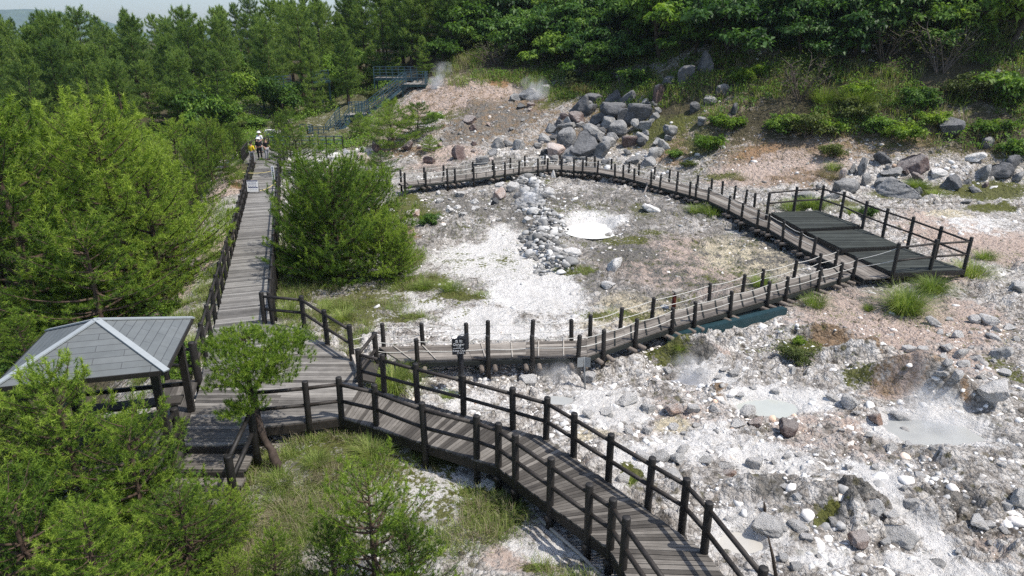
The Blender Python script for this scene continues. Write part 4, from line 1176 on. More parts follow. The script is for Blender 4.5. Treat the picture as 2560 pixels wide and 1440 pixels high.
def person(loc, rz, label, top, legs, hat=None, H=1.66, pose='stand'):
    root = thing('person', loc, label, 'person', 'visitors at the far end of the long boardwalk'); root.rotation_euler = (0, 0, rz)
    k = H / 1.7
    J = {'pel': (0, 0, .95), 'sp': (0, .01, 1.18), 'ch': (0, .0, 1.36), 'nk': (0, .0, 1.47), 'hd0': (0, -.01, 1.55), 'hd1': (0, -.015, 1.64),
         'sl': (-.19, 0, 1.40), 'el': (-.25, -.02, 1.12), 'wl': (-.23, -.16, .93), 'hl': (-.22, -.20, .87), 'sr': (.19, 0, 1.40), 'er': (.26, -.03, 1.13), 'wr': (.20, -.22, 1.02), 'hr': (.17, -.28, 1.02),
         'pl': (-.10, 0, .90), 'kl': (-.11, -.03, .50), 'al': (-.11, .03, .09), 'tl': (-.12, -.13, .04), 'pr': (.10, 0, .90), 'kr': (.12, .0, .50), 'ar': (.13, .06, .09), 'tr': (.14, -.09, .04)}
    J = {a: tuple(c * k for c in v) for a, v in J.items()}
    names = list(J)
    ed = [('pel', 'sp'), ('sp', 'ch'), ('ch', 'nk'), ('nk', 'hd0'), ('hd0', 'hd1'), ('ch', 'sl'), ('sl', 'el'), ('el', 'wl'), ('wl', 'hl'), ('ch', 'sr'), ('sr', 'er'), ('er', 'wr'), ('wr', 'hr'), ('pel', 'pl'), ('pl', 'kl'), ('kl', 'al'), ('al', 'tl'), ('pel', 'pr'), ('pr', 'kr'), ('kr', 'ar'), ('ar', 'tr')]
    rad = dict(pel=.12, sp=.11, ch=.12, nk=.05, hd0=.082, hd1=.088, sl=.055, el=.042, wl=.030, hl=.032, sr=.055, er=.042, wr=.030, hr=.032, pl=.085, kl=.058, al=.042, tl=.035, pr=.085, kr=.058, ar=.042, tr=.035)
    def sub(keys, mat, nm, grow, first):
        ks = [first] + [q for q in keys if q != first]
        e = [(ks.index(a), ks.index(b)) for a, b in ed if a in ks and b in ks]
        return skin_body(nm, [J[q] for q in ks], e, [rad[q] * k + grow for q in ks], mat, root)
    sub(names, 'skin', 'body', 0, 'pel')
    sub(['pel', 'sp', 'ch', 'sl', 'el', 'sr', 'er'], top, 'shirt', .022, 'pel')
    sub(['pel', 'pl', 'kl', 'al', 'pr', 'kr', 'ar'], legs, 'trousers', .018, 'pel')
    hz = J['hd1'][2]
    ball('hair', (0, .025 * k, hz + .035), (.098, .105, .088), 'hair', root)
    if hat:
        mb = MB(); mb.tube([(0, 0, hz + .03), (0, 0, hz + .035), (0, 0, hz + .04), (0, 0, hz + .13), (0, 0, hz + .15)], [.19, .19, .115, .105, .06], 16)
        me = mb.build('hat', M[hat], None, True); me.parent = root; me.location = (0, 0, 0)
    for sx in (-1, 1): ball('shoe', (J['tl' if sx < 0 else 'tr'][0], J['tl' if sx < 0 else 'tr'][1] + .04, .045), (.05, .12, .045), 'black_cloth', root)
    return root
person(P(633, 409, 0), R(160), 'person in a bright yellow shirt by the left railing of the far boardwalk', 'yellow_cloth', 'grey_cloth', None, 1.52)
person(P(651, 398, 0), R(20), 'person in black clothes and a white cap standing in the middle of the far boardwalk', 'black_cloth', 'black_cloth', 'white_cloth', 1.56)
person(P(653, 382, 0), R(-10), 'person in a white top and pale hat standing behind the others at the far end', 'white_cloth', 'grey_cloth', 'white_cloth', 1.62)
person(P(669, 400, 0), R(60), 'person in dark clothes without a hat leaning by the right railing far away', 'black_cloth', 'grey_cloth', None, 1.58)
# ================================================================== ROCKS
def ico(sub):
    bm = bmesh.new(); bmesh.ops.create_icosphere(bm, subdivisions=sub, radius=1)
    v = np.array([tuple(q.co) for q in bm.verts]); f = np.array([[q.index for q in p.verts] for p in bm.faces]); bm.free()
    return v, f
ICO = {k: ico(k) for k in (1, 2, 4)}
def chop(v, rng, n=12, lo=.55, hi=.95, squash=(.8, 1.0, .7)):
    v = v * rng.uniform(.85, 1.1, 3) * np.array(squash)
    for _ in range(n):
        d = rng.normal(size=3); d /= np.linalg.norm(d)
        ext = np.max(v @ d); c = ext * rng.uniform(lo, hi)
        over = np.clip(v @ d - c, 0, None)
        v = v - over[:, None] * d
    return v
def noise3(v, s, seed):
    return (fbm(v[:, 0] + v[:, 2] * .7, v[:, 1] - v[:, 2] * .6, s, 4, seed) + fbm(v[:, 2] + 3.1, v[:, 0] * .8 - v[:, 1] * .6, s, 4, seed + 9)) / 2
ROCK_V = []
for k in range(14):
    rng = np.random.default_rng(100 + k)
    v, f = ICO[4]
    v = chop(v, rng, 8 + k % 5, .38 if k % 3 else .5, .80)
    nr = v / (np.linalg.norm(v, axis=1, keepdims=True) + 1e-9)
    v = v + nr * (noise3(v, .8, 50 + k) * .12 + noise3(v, .2, 70 + k) * .10 + noise3(v, .07, 90 + k) * .045)[:, None]
    v[:, 0] -= v[:, 0].mean(); v[:, 1] -= v[:, 1].mean()
    v = v / np.array([np.ptp(v[:, 0]), np.ptp(v[:, 1]), np.ptp(v[:, 2])])
    v[:, 2] -= v[:, 2].min()
    ROCK_V.append((v, f))
ROCK_ME = {}
def rock_mesh(k, mat):
    if (k, mat) not in ROCK_ME:
        v, f = ROCK_V[k]; ROCK_ME[k, mat] = fast_mesh('rock', v, f, M[mat])
    return ROCK_ME[k, mat]
# photo px, py of the middle, width px, height px, material
RL = '''1318 948 46 42 pale;1412 940 42 36 grey;1472 942 38 38 grey;1790 896 38 34 white;1568 912 32 24 white;1600 935 34 24 white;1570 998 52 30 white;1620 1020 40 26 grey;1680 1022 50 44 pink;1732 1022 34 28 white;1868 1026 46 36 white;1888 1054 38 36 pink;1962 1068 48 46 brown;1980 928 28 38 grey;2078 992 32 18 white;2187 1040 36 36 pink;2247 1037 52 28 white;2125 1005 48 40 grey;2472 975 74 78 white;2265 1076 28 20 white
1608 1142 44 30 pale;1650 1137 48 34 grey;1698 1141 48 30 grey;1708 1120 36 28 pale;1762 1150 38 20 grey;1888 1155 46 38 pale;1818 1162 38 22 pale;1557 1194 36 40 white;1822 1181 36 20 pink;1682 1187 44 26 grey;2180 1262 62 50 pale;2142 1345 52 44 pink;1915 1307 76 40 grey;1995 1312 44 34 pale;2445 1305 56 42 pale;2540 1235 52 62 pale;2260 1220 22 20 grey;2245 1330 96 50 grey
2330 802 36 26 grey;2475 800 56 28 white;2390 936 32 28 pale;2412 912 34 28 white;2402 880 38 30 white;2272 872 34 20 pale;2302 872 34 18 pale;2232 838 26 10 grey;2370 905 24 20 white;2352 892 30 24 white;2440 895 34 22 pale;2500 880 40 44 grey;2480 840 34 24 pale;2545 720 66 40 grey
1533 660 44 50 pale;1523 712 38 22 pale;1425 630 48 28 pale;1625 521 50 28 white;1035 532 36 20 pink;1247 485 42 40 pink;1252 464 26 14 pale;1280 470 32 24 grey;1237 504 22 24 dark;1293 488 30 20 dark;1152 486 28 18 grey;1205 480 22 14 pale;1185 503 30 16 pale;1125 525 22 14 pale;1142 517 22 12 white;977 525 14 9 pale;1150 460 16 10 white;1330 450 24 18 grey;1360 438 30 16 pale;1382 438 20 22 pale
1147 383 42 42 brown;1020 368 32 26 brown;1075 402 28 22 brown;1243 360 42 28 pale;1272 360 24 18 grey;1295 365 32 28 grey;1235 384 24 20 white;1210 405 34 26 pale;1360 347 34 20 pale;1384 380 46 30 pink;1424 384 52 28 grey;1464 368 62 62 dark;1418 352 44 46 grey;1506 374 42 36 grey;1518 358 30 24 pale
1449 266 52 44 dark;1441 298 36 26 brown;1415 291 26 14 brown;1529 282 60 38 dark;1497 298 42 28 dark;1594 286 54 40 dark;1562 304 38 44 dark;1520 308 36 30 grey;1546 324 42 32 grey;1590 316 26 26 grey;1482 332 54 30 grey;1420 322 40 22 pale;1537 252 42 38 dark;1567 252 34 38 dark;1644 246 32 48 brown;1611 263 24 24 grey;1572 356 36 26 brown;1660 366 26 30 pale;1532 348 32 22 grey;1584 402 42 26 pale;1618 406 42 26 white;1632 388 42 30 grey;1675 207 40 22 dark;1715 192 46 46 dark;1802 226 36 26 grey;1772 251 34 18 grey;1735 270 28 26 dark;1752 304 28 20 grey;1837 275 24 28 dark;1762 165 44 60 dark;1445 372 20 18 white;1342 365 22 14 pale
2280 412 66 50 brown;2152 421 24 44 grey;2127 424 17 28 grey;2107 468 64 38 grey;2163 452 24 32 pale;2226 432 54 22 pale;2244 472 104 42 pale;2210 460 44 28 grey;2293 444 32 24 red;2342 434 44 20 white;2372 460 50 42 dark;2497 428 66 36 dark;2457 430 44 36 grey;2527 412 44 40 dark;2437 393 42 22 white;2466 358 36 26 grey;2367 318 66 38 dark;2202 396 46 32 dark;2416 503 24 12 pale;2007 490 54 30 grey;2046 470 22 16 pale;2080 490 40 22 grey;2545 440 36 20 pale;2105 440 18 34 pink
910 394 36 24 pink;940 369 24 30 brown;975 358 30 24 brown;1173 302 32 22 brown;1180 319 32 18 brown;685 335 34 22 white;835 395 36 22 pale;800 405 34 18 pale;868 380 24 16 pale;1300 265 24 14 dark;1330 235 60 26 grey;1362 222 30 18 grey;1290 245 34 18 grey;1385 215 18 18 dark'''
MATS = {'pale': 'rock_pale', 'white': 'rock_pale', 'grey': 'rock_grey', 'mid': 'rock_mid', 'dark': 'rock_dark', 'pink': 'rock_pink', 'brown': 'rock_brown', 'red': 'rock_brown'}
WORDS = {'pale': 'pale grey', 'white': 'whitish', 'grey': 'grey', 'mid': 'mid grey', 'dark': 'dark grey', 'pink': 'pinkish', 'brown': 'brownish', 'red': 'reddish brown'}
ROCKS = []
def put_rock(px, py, wp, hp, tone, fixed=True):
    if py < 510 and tone in ('pale', 'white', 'grey') and (py < 425 and px > 1100 or px > 1900): tone = 'mid' if tone != 'white' or random.random() < .6 else 'pale'
    c = G(px, py + .32 * hp)
    dep = c[1] * CP + (CAM_H - c[2]) * SP
    w_ = wp / FPX * dep; hh = hp / FPX * dep * (1.2 if py < 485 else .98)
    if 1380 < px < 1690 and py < 400: w_ *= 1.16; hh *= 1.12
    k = random.randrange(14)
    o = bpy.data.objects.new('boulder' if w_ > .75 else 'rock', rock_mesh(k, MATS[tone])); COL.objects.link(o)
    o.location = (c[0], c[1], c[2] - .22 * hh)
    o.scale = (w_, w_ * random.uniform(.75, 1.0), hh * 1.0)
    o.rotation_euler = (random.uniform(-.14, .14), random.uniform(-.14, .14), random.choice((0, math.pi)) + random.uniform(-.35, .35))
    ROCKS.append((o, px, py, w_, tone))
    return o
for ln in RL.replace('\n', ';').split(';'):
    a = ln.split(); put_rock(*map(float, a[:4]), a[4])
ZONES = [(1440, 1000, 2540, 1420, 60, (16, 42), ('white', 'white', 'pale', 'pale', 'pale', 'grey')), (1500, 900, 2150, 1020, 20, (16, 34), ('white', 'white', 'pale', 'grey')),
         (2330, 780, 2550, 960, 14, (16, 34), ('white', 'pale', 'grey')), (1090, 455, 1320, 560, 18, (12, 24), ('pale', 'white', 'grey')), (1340, 300, 1680, 410, 22, (16, 34), ('grey', 'grey', 'dark')), (1420, 240, 1650, 330, 14, (18, 36), ('dark', 'grey', 'dark')),
         (1000, 260, 1330, 400, 16, (12, 24), ('brown', 'pink', 'pale')), (2080, 420, 2540, 480, 8, (16, 30), ('grey', 'pale', 'brown'))]
for x0, y0, x1, y1, n, (a, b), ts in ZONES:
    k = 0; tries = 0
    while k < n and tries < n * 20:
        tries += 1
        px, py = random.uniform(x0, x1), random.uniform(y0, y1)
        if any(abs(px - q[1]) < (26 if py > 430 else 17) and abs(py - q[2]) < (18 if py > 430 else 11) for q in ROCKS): continue
        g = G(px, py)
        if any(((g[0] - c[0]) / c[2]) ** 2 + ((g[1] - c[1]) / c[3]) ** 2 < 1.6 for c in POOLS.values()): continue
        if py > 1050 and px < 1420 + (py - 1050) * 1.25: continue
        wp = a + (b - a) * random.random() ** 1.8
        put_rock(px, py, wp, wp * random.uniform(.55, .85), random.choice(ts)); k += 1

# ---- rubble: thousands of stones nobody could count, one mesh
def in_poly(x, y, poly):
    ins = np.zeros(len(x), bool); n = len(poly)
    for i in range(n):
        x0, y0 = poly[i][:2]; x1, y1 = poly[(i + 1) % n][:2]
        c = ((y0 > y) != (y1 > y)) & (x < (x1 - x0) * (y - y0) / (y1 - y0 + 1e-12) + x0)
        ins ^= c
    return ins
def scatter_stones(name, n, xr, yr, dens, size, ksub, seed, label):
    rng = np.random.default_rng(seed)
    var = []
    for k in range(12):
        v, f = ICO[ksub]; var.append(chop(v, rng, 5, .35, .8, (1, .8, .6)))
    f = ICO[ksub][1]
    x = rng.uniform(*xr, n * 8); y = rng.uniform(*yr, n * 8)
    keep = rng.random(n * 8) < dens(x, y)
    x, y = x[keep][:n], y[keep][:n]; n = len(x)
    s = size(rng, n, x, y)
    z = h(x, y) - .34 * s
    V = np.zeros((n, len(var[0]), 3))
    kk = rng.integers(0, 12, n); an = rng.uniform(0, 6.283, n)
    base = np.stack(var)[kk] * s[:, None, None] * rng.uniform(.7, 1.2, (n, 1, 3))
    tl = rng.uniform(-.5, .5, n)
    c, s_ = np.cos(tl), np.sin(tl)
    b1 = base[..., 1] * c[:, None] - base[..., 2] * s_[:, None]; b2 = base[..., 1] * s_[:, None] + base[..., 2] * c[:, None]
    ca, sa = np.cos(an), np.sin(an)
    V[..., 0] = base[..., 0] * ca[:, None] - b1 * sa[:, None] + x[:, None]
    V[..., 1] = base[..., 0] * sa[:, None] + b1 * ca[:, None] + y[:, None]
    V[..., 2] = b2 + z[:, None] + (s * .25)[:, None]
    m = len(var[0])
    F = (f[None] + (np.arange(n) * m)[:, None, None]).reshape(-1, 3)
    dk = np.maximum(mask_at('dark', x, y), mask_at('brown', x, y)) ; wt = mask_at('white', x, y); pk = mask_at('pink', x, y)
    hl = sstep(1, 5, y - np.interp(x, XB, YB)); bs = sstep(19, 24, y)
    tone = np.clip(rng.normal(.60, .24, n) - .26 * hl - .12 * bs - .22 * dk + .12 * wt, .05, 1.0)
    warm = np.clip(np.where(rng.random(n) < .025, rng.uniform(.85, 1, n), np.minimum(rng.normal(.45, .15, n) + .25 * pk + .2 * hl, .85)), 0, 1)
    me = fast_mesh(name, V.reshape(-1, 3), F, M['rubble'], {'tone': np.repeat(tone, m), 'warm': np.repeat(warm, m)})
    return tag(link(name, me), label, 'rubble', kind='stuff')
GREEN = None
def base_dens(x, y):
    d = np.ones(len(x)) * .5
    d *= 1 - .8 * np.clip(mask_at('white', x, y), 0, 1)
    d *= 1 - .75 * np.clip(mask_at('moss', x, y), 0, 1)
    d *= 1 - .55 * np.clip(mask_at('pink', x, y), 0, 1) * (y > 16)
    d *= 1 - .9 * np.clip(mask_at('soil', x, y), 0, 1)
    d *= .25 + 1.0 * sstep(-.25, .35, fbm(x, y, 1.6, 3, 333)) 
    for cx_, cy_, rx_, ry_, lv in POOLS.values():
        d *= (((x - cx_) / rx_) ** 2 + ((y - cy_) / ry_) ** 2 > 1.45)
    t = (-8.3 - 0.32 * (y - 16.3)) - x
    d *= (t < -2.0)
    return d
def dens_front(x, y):
    left = np.interp(y, [8, 9.5, 11.5, 14, 17], [4.5, 3.6, 1.4, -2.2, -3.5])
    d = base_dens(x, y) * (x > left + .3)
    d *= 1 + 0.5 * (x > 5) * (y < 14)
    return d
scatter_stones('rubble', 15000, (-3, 20), (8, 21), dens_front, lambda r, n, x, y: np.clip(r.lognormal(-3.3, .6, n), .016, .17), 1, 5, 'loose bleached stones strewn over the geothermal field in front')
scatter_stones('rubble', 1300, (1, 18), (8, 18), dens_front, lambda r, n, x, y: np.clip(r.lognormal(-2.3, .40, n), .06, .28), 2, 15, 'loose cobbles lying among the smaller stones of the front field')
def dens_mid(x, y):
    d = base_dens(x, y) * (x > -9 + 0 * y)
    d *= .35 + .65 * np.clip(np.maximum(mask_at('dark', x, y), 0) * 1.6, 0, 1)
    return d
scatter_stones('rubble', 5200, (-10, 26), (19, 50), dens_mid, lambda r, n, x, y: np.clip(r.lognormal(-2.45, .5, n), .03, .28), 1, 6, 'loose grey stones strewn over the basin inside the roped loop')
def dens_hill(x, y):
    s = y - np.interp(x, XB, YB)
    d = base_dens(x, y) * (s > -1) * (s < 16) * (x > -14)
    d *= .3 + .7 * np.clip(mask_at('dark', x, y) * 1.5, 0, 1) + .4 * (s < 3)
    return d
scatter_stones('rubble', 2300, (-14, 36), (34, 70), dens_hill, lambda r, n, x, y: np.clip(r.lognormal(-1.85, .5, n), .06, .5), 1, 8, 'loose grey and pinkish stones covering the foot of the hillside')

# ---- dry stone wall
def stone_wall():
    rng = np.random.default_rng(44)
    path = [G(px, py) for px, py in ((1322, 446), (1330, 482), (1346, 520), (1356, 560), (1362, 600), (1370, 640), (1386, 684))]
    path = resample(path, .22)
    V, F, T, Wm, n0 = [], [], [], [], 0
    v0, f0 = ICO[2]
    for i, c in enumerate(path):
        t = path[min(i + 1, len(path) - 1)] - path[max(i - 1, 0)]; t[2] = 0; t /= np.linalg.norm(t); sd_ = A(t[1], -t[0], 0)
        for k in range(15):
            u = rng.uniform(-1, 1); sz = .055 * math.exp(abs(rng.normal(0, .75))); sz = min(sz, .34)
            zz = (1 - u * u) * .5 * rng.uniform(.1, 1.0) - sz * .2 * (.5 + .5 * math.sin(min(1, i / 8) * 1.57))
            p = c + sd_ * (u * rng.uniform(.6, 1.15) + .35 * math.sin(i * .21) + .2 * math.sin(i * .63)) + t * rng.uniform(-.15, .15); p = A(p[0], p[1], float(h(p[0], p[1])) + zz)
            v = chop(v0, rng, 5, .35, .8, (1.1, .85, .6)) * sz * 1.25
            a = rng.uniform(0, 6.28); v = np.stack([v[:, 0] * math.cos(a) - v[:, 1] * math.sin(a), v[:, 0] * math.sin(a) + v[:, 1] * math.cos(a), v[:, 2]], -1)
            V.append(v + p); F.append(f0 + n0); n0 += len(v); T += [np.clip(rng.normal(.20, .2), .0, 1)] * len(v); Wm += [rng.uniform(.2, .6)] * len(v)
    me = fast_mesh('stone_wall', np.concatenate(V), np.concatenate(F), M['rubble'], {'tone': np.array(T), 'warm': np.array(Wm)})
    tag(link('stone_wall', me), 'low rough dry stone wall running through the basin towards the far roped boardwalk', 'wall')
stone_wall()
# ================================================================== PLANTS
def unit(v): return v / (np.linalg.norm(v, axis=-1, keepdims=True) + 1e-9)
def needles(rng, pos, dirs, K, length, width, spread, axis, tint):
    """tufts of thin needle blades round each shoot"""
    N = len(pos)
    base = pos[:, None] + dirs[:, None] * rng.uniform(-axis, axis * .6, (N, K, 1))
    d = unit(dirs[:, None] + spread * rng.normal(size=(N, K, 3)))
    L = length * rng.uniform(.65, 1.25, (N, K, 1))
    side = unit(np.cross(d, rng.normal(size=(N, K, 3)))) * width / 2
    V = np.stack([base - side, base + side, base + d * L], 2).reshape(-1, 3)
    F = np.arange(len(V)).reshape(-1, 3)
    T = np.clip(np.repeat(tint, K * 3) + np.repeat(rng.normal(0, .10, N * K), 3), 0, 1)
    return V, F, T
def leaves(rng, pos, up, size, tint, asp=.55, droop=.35):
    """diamond shaped leaves, faces turned mostly upward"""
    N = len(pos)
    nrm = unit(up + rng.normal(size=(N, 3)) * .55)
    d = unit(np.cross(nrm, rng.normal(size=(N, 3)))); s = np.cross(nrm, d)
    L = size * rng.uniform(.6, 1.3, (N, 1))
    tip = pos + d * L - np.array([0, 0, 1]) * L * droop
    mid = pos + d * L * .45
    V = np.stack([pos, mid + s * L * asp / 2, tip, mid - s * L * asp / 2], 1).reshape(-1, 3)
    F = np.arange(len(V)).reshape(-1, 4)
    T = np.clip(np.repeat(tint + rng.normal(0, .10, N), 4), 0, 1)
    return V, F, T
def wood(name, tubes, mat, sides=6):
    mb = MB()
    for pts, r in tubes: mb.tube(pts, r, sides if r[0] > .03 else 4, False)
    me = bpy.data.meshes.new(name); v = np.concatenate(mb.v); me.from_pydata(v.tolist(), [], mb.f); me.materials.append(M[mat]); me.shade_smooth()
    return me

def make_pine(seed, H=5.0, Rr=2.0, gap=.42, clear=.08, K=16, nl=.15, nw=.008, step=.17, mat='pine_near', bark='bark', power=.75, up=(.15, .8), candle=.3, lay=.35, dens=1.0, top=1.0, tiers=None, nb=(4, 7), bare=.28, lean=(0, 0)):
    rng = np.random.default_rng(seed)
    zs = np.linspace(0, H, 9)
    wob = np.cumsum(rng.normal(0, .035 * H / 5, (9, 2)), 0) + np.linspace(0, 1, 9)[:, None] * np.array(lean) * H
    tr = np.column_stack([wob, zs]); tr[0, :2] = 0
    r0 = .022 * H + .02
    tubes = [(tr, np.linspace(r0, .012, 9))]
    def trunk(z): return np.array([np.interp(z, zs, tr[:, 0]), np.interp(z, zs, tr[:, 1]), z])
    pos, dirs, tint = [], [], []
    z = clear * H + .1; az = rng.uniform(0, 6.28)
    while z < H * .97:
        t = (z - clear * H) / (H * (1 - clear))
        prof = min(1.0, (1 - t) ** power * 1.05 + .06) * min(1, .62 + t * 2.2)
        n = rng.integers(*nb)
        for i in range(n):
            if rng.random() > dens: continue
            a = az + i * 6.283 / n + rng.normal(0, .25); L = Rr * prof * rng.uniform(.62, 1.12)
            if L < .12: continue
            bt = rng.normal(0, .10); el = up[0] + (up[1] - up[0]) * t + rng.normal(0, .10)
            o = np.array([math.cos(a), math.sin(a), 0]); lat = np.array([-math.sin(a), math.cos(a), 0])
            s = np.linspace(0, 1, 6)
            p0 = trunk(z + rng.uniform(-.08, .08))
            bend = rng.normal(0, .12)
            br = p0 + (o[None] * (s * math.cos(el))[:, None] + np.array([0, 0, 1]) * (s * math.sin(el) - .10 * np.sin(s * 3.1) + .12 * s ** 2)[:, None] + lat[None] * (bend * s ** 2)[:, None]) * L
            tubes.append((br, np.linspace(max(.008, .018 * L + .004), .004, 6)))
            def bp(q): return np.array([np.interp(q, s, br[:, j]) for j in range(3)])
            q = bare + rng.uniform(0, .08)
            while q < 1.0:
                c = bp(q); ll = lay * L * (1.08 - q) ** .8 + .10
                for sg in (-1, 1):
                    m = max(1, int(ll / step))
                    for j in range(m):
                        w = (j + rng.uniform(.4, 1)) / m * ll
                        p = c + lat * sg * w + o * w * .55 + np.array([0, 0, rng.normal(.03, .035) + w * .12])
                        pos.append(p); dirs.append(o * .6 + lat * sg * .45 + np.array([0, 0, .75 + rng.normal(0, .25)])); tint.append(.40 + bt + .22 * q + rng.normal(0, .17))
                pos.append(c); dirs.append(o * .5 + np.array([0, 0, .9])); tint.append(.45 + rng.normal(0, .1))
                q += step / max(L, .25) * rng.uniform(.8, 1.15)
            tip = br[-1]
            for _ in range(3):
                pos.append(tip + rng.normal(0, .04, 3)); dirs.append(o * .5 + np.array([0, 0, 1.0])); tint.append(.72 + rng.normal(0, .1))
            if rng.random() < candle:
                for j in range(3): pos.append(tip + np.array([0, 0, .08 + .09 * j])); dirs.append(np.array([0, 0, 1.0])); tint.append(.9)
        z += gap * rng.uniform(.8, 1.2) * (1 if t < .7 else .7); az += 1.3
    tp = tr[-1]
    for j in range(int(6 * top)): pos.append(tp + np.array([0, 0, -.35 + .11 * j])); dirs.append(np.array([0, 0, 1.0])); tint.append(.75)
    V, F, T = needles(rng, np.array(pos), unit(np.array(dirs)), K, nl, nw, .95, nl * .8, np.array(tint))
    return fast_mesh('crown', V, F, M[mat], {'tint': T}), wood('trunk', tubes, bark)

def make_broad(seed, H=5.0, Rr=2.0, n_limb=7, n_sub=7, per=70, size=.16, mat='leaf', bark='bark_dark', base=.22, flat=.75, clump=.34, multi=False, tintc=.5, bare=0):
    rng = np.random.default_rng(seed)
    tubes, cen = [], []
    trunk_top = np.array([rng.normal(0, .06 * H), rng.normal(0, .06 * H), H * .45])
    if not multi: tubes.append((np.array([[0, 0, 0], trunk_top * .5 + rng.normal(0, .04, 3), trunk_top]), np.array([.03 * H, .022 * H, .016 * H])))
    for i in range(n_limb):
        a = i * 6.283 / n_limb + rng.normal(0, .35); e = rng.uniform(base, 1.3)
        tgt = np.array([math.cos(a) * math.cos(e) * Rr, math.sin(a) * math.cos(e) * Rr, H * (.5 - .5 * (1 - base)) + H * .5 * math.sin(e) + H * (base * .6)]) * rng.uniform(.82, 1.08)
        tgt[2] = min(tgt[2], H * 1.0)
        st = (np.array([rng.normal(0, .1), rng.normal(0, .1), 0]) if multi else trunk_top * rng.uniform(.55, 1))
        mid = (st + tgt) / 2 + np.array([0, 0, .12 * H]) * rng.uniform(-.3, .8)
        tt = np.linspace(0, 1, 6)[:, None]
        pl = (1 - tt) ** 2 * st + 2 * tt * (1 - tt) * mid + tt ** 2 * tgt
        tubes.append((pl, np.linspace(.012 * H, .005 * H, 6)))
        for j in range(n_sub):
            q = rng.uniform(.35, 1.0); b = (1 - q) ** 2 * st + 2 * q * (1 - q) * mid + q * q * tgt
            d = rng.normal(size=3); d[2] = abs(d[2]) * .5; d = unit(d + unit(tgt - st) * .5)
            e_ = b + d * Rr * rng.uniform(.2, .45); tubes.append((np.array([b, (b + e_) / 2 + rng.normal(0, .03, 3), e_]), np.array([.006 * H, .004 * H, .002 * H])))
            if j >= bare: cen.append(e_)
        cen.append(tgt)
    cen = np.array(cen)
    N = len(cen) * per
    c = np.repeat(cen, per, 0); R_ = clump * Rr * np.repeat(rng.uniform(.6, 1.25, len(cen)), per)
    d = unit(rng.normal(size=(N, 3))); rad = R_[:, None] * rng.uniform(.35, 1, (N, 1)) ** .5
    off = d * rad * np.array([1, 1, flat])
    up = unit(d * .6 + np.array([0, 0, 1.0]))
    ti = np.repeat(rng.normal(tintc, .14, len(cen)), per) + rng.normal(0, .06, N) + d[:, 2] * .06
    V, F, T = leaves(rng, c + off, up, size, ti)
    return fast_mesh('crown', V, F, M[mat], {'tint': T}), wood('trunk', tubes, bark)

def plant(name, meshes, loc, s=1.0, rz=None, label=None, cat='tree', group=None, sink=.08, sz=None, names=('crown', 'trunk')):
    r_ = thing(name, (loc[0], loc[1], loc[2] - sink), label, cat, group)
    r_.rotation_euler = (random.uniform(-.04, .04), random.uniform(-.04, .04), random.uniform(0, 6.28) if rz is None else rz)
    r_.scale = (s, s, sz or s)
    for me, nm in zip(meshes, names):
        if me is None: continue
        o = bpy.data.objects.new(nm, me); COL.objects.link(o); o.parent = r_
    return r_

PLANTS = []   # (object, px, py, noun, look, group) to be described further down
def put(kind, name, px, py, meshes, hpx, h0, noun, look, cat, group, rz=None, wide=1.0, names=('crown', 'trunk'), loc=None):
    """plant standing on the ground, as tall as hpx photo pixels at that distance"""
    c = G(px, py) if loc is None else loc
    dep = c[1] * CP + (CAM_H - c[2]) * SP
    Hm = PY(px, py - hpx, c[1])[2] - c[2] if loc is None else hpx / FPX * dep / CP
    s = Hm / h0
    o = plant(name, meshes, c, s * wide, rz, None, cat, group, .08 * s, s, names)
    o.scale = (s * wide, s * wide, s)
    PLANTS.append((o, px, py - hpx * .5, noun, look))
    return o

# ---- young pines near the viewpoint and along the boardwalk
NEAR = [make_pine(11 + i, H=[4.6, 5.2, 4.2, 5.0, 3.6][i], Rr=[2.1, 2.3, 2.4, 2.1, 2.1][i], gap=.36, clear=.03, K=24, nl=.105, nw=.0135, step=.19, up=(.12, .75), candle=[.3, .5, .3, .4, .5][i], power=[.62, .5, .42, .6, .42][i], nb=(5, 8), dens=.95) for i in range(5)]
LOW = [make_pine(131 + i, H=3.3, Rr=2.25, gap=.27, clear=.02, K=24, nl=.105, nw=.0135, step=.19, up=(.12, .85), candle=.4, power=.36, nb=(6, 9), dens=.95) for i in range(2)]
NH = [4.6, 5.2, 4.2, 5.0, 3.6]
LOWS = [(0, 850, 700, 262, 'full bushy', 1.0), (1, 792, 648, 205, 'rounded', .88), (0, 935, 620, 165, 'rounded lime', 1.0), (1, 965, 700, 145, 'low rounded', 1.0), (0, 800, 692, 190, 'mid sized full', 1.0), (1, 880, 590, 170, 'dense', 1.0), (0, 1000, 695, 100, 'small bright', 1.0)]
EXTRA = [(3, 752, 560, 125, 'slim', .8), (4, 752, 440, 110, 'small layered', 1.3), (0, 600, 395, 70, 'pale little', 1.3), (3, 560, 430, 110, 'soft rounded', 1.0), (1, 700, 360, 70, 'little bushy', 1.3)]
def near_pine(k, px, py, hpx, look, wide=1.0, name='pine_tree', grp='bright young pines near the boardwalks', **kw):
    return put('pine', name, px, py, NEAR[k], hpx, NH[k], 'pine', look, 'pine tree', grp, wide=wide, **kw)
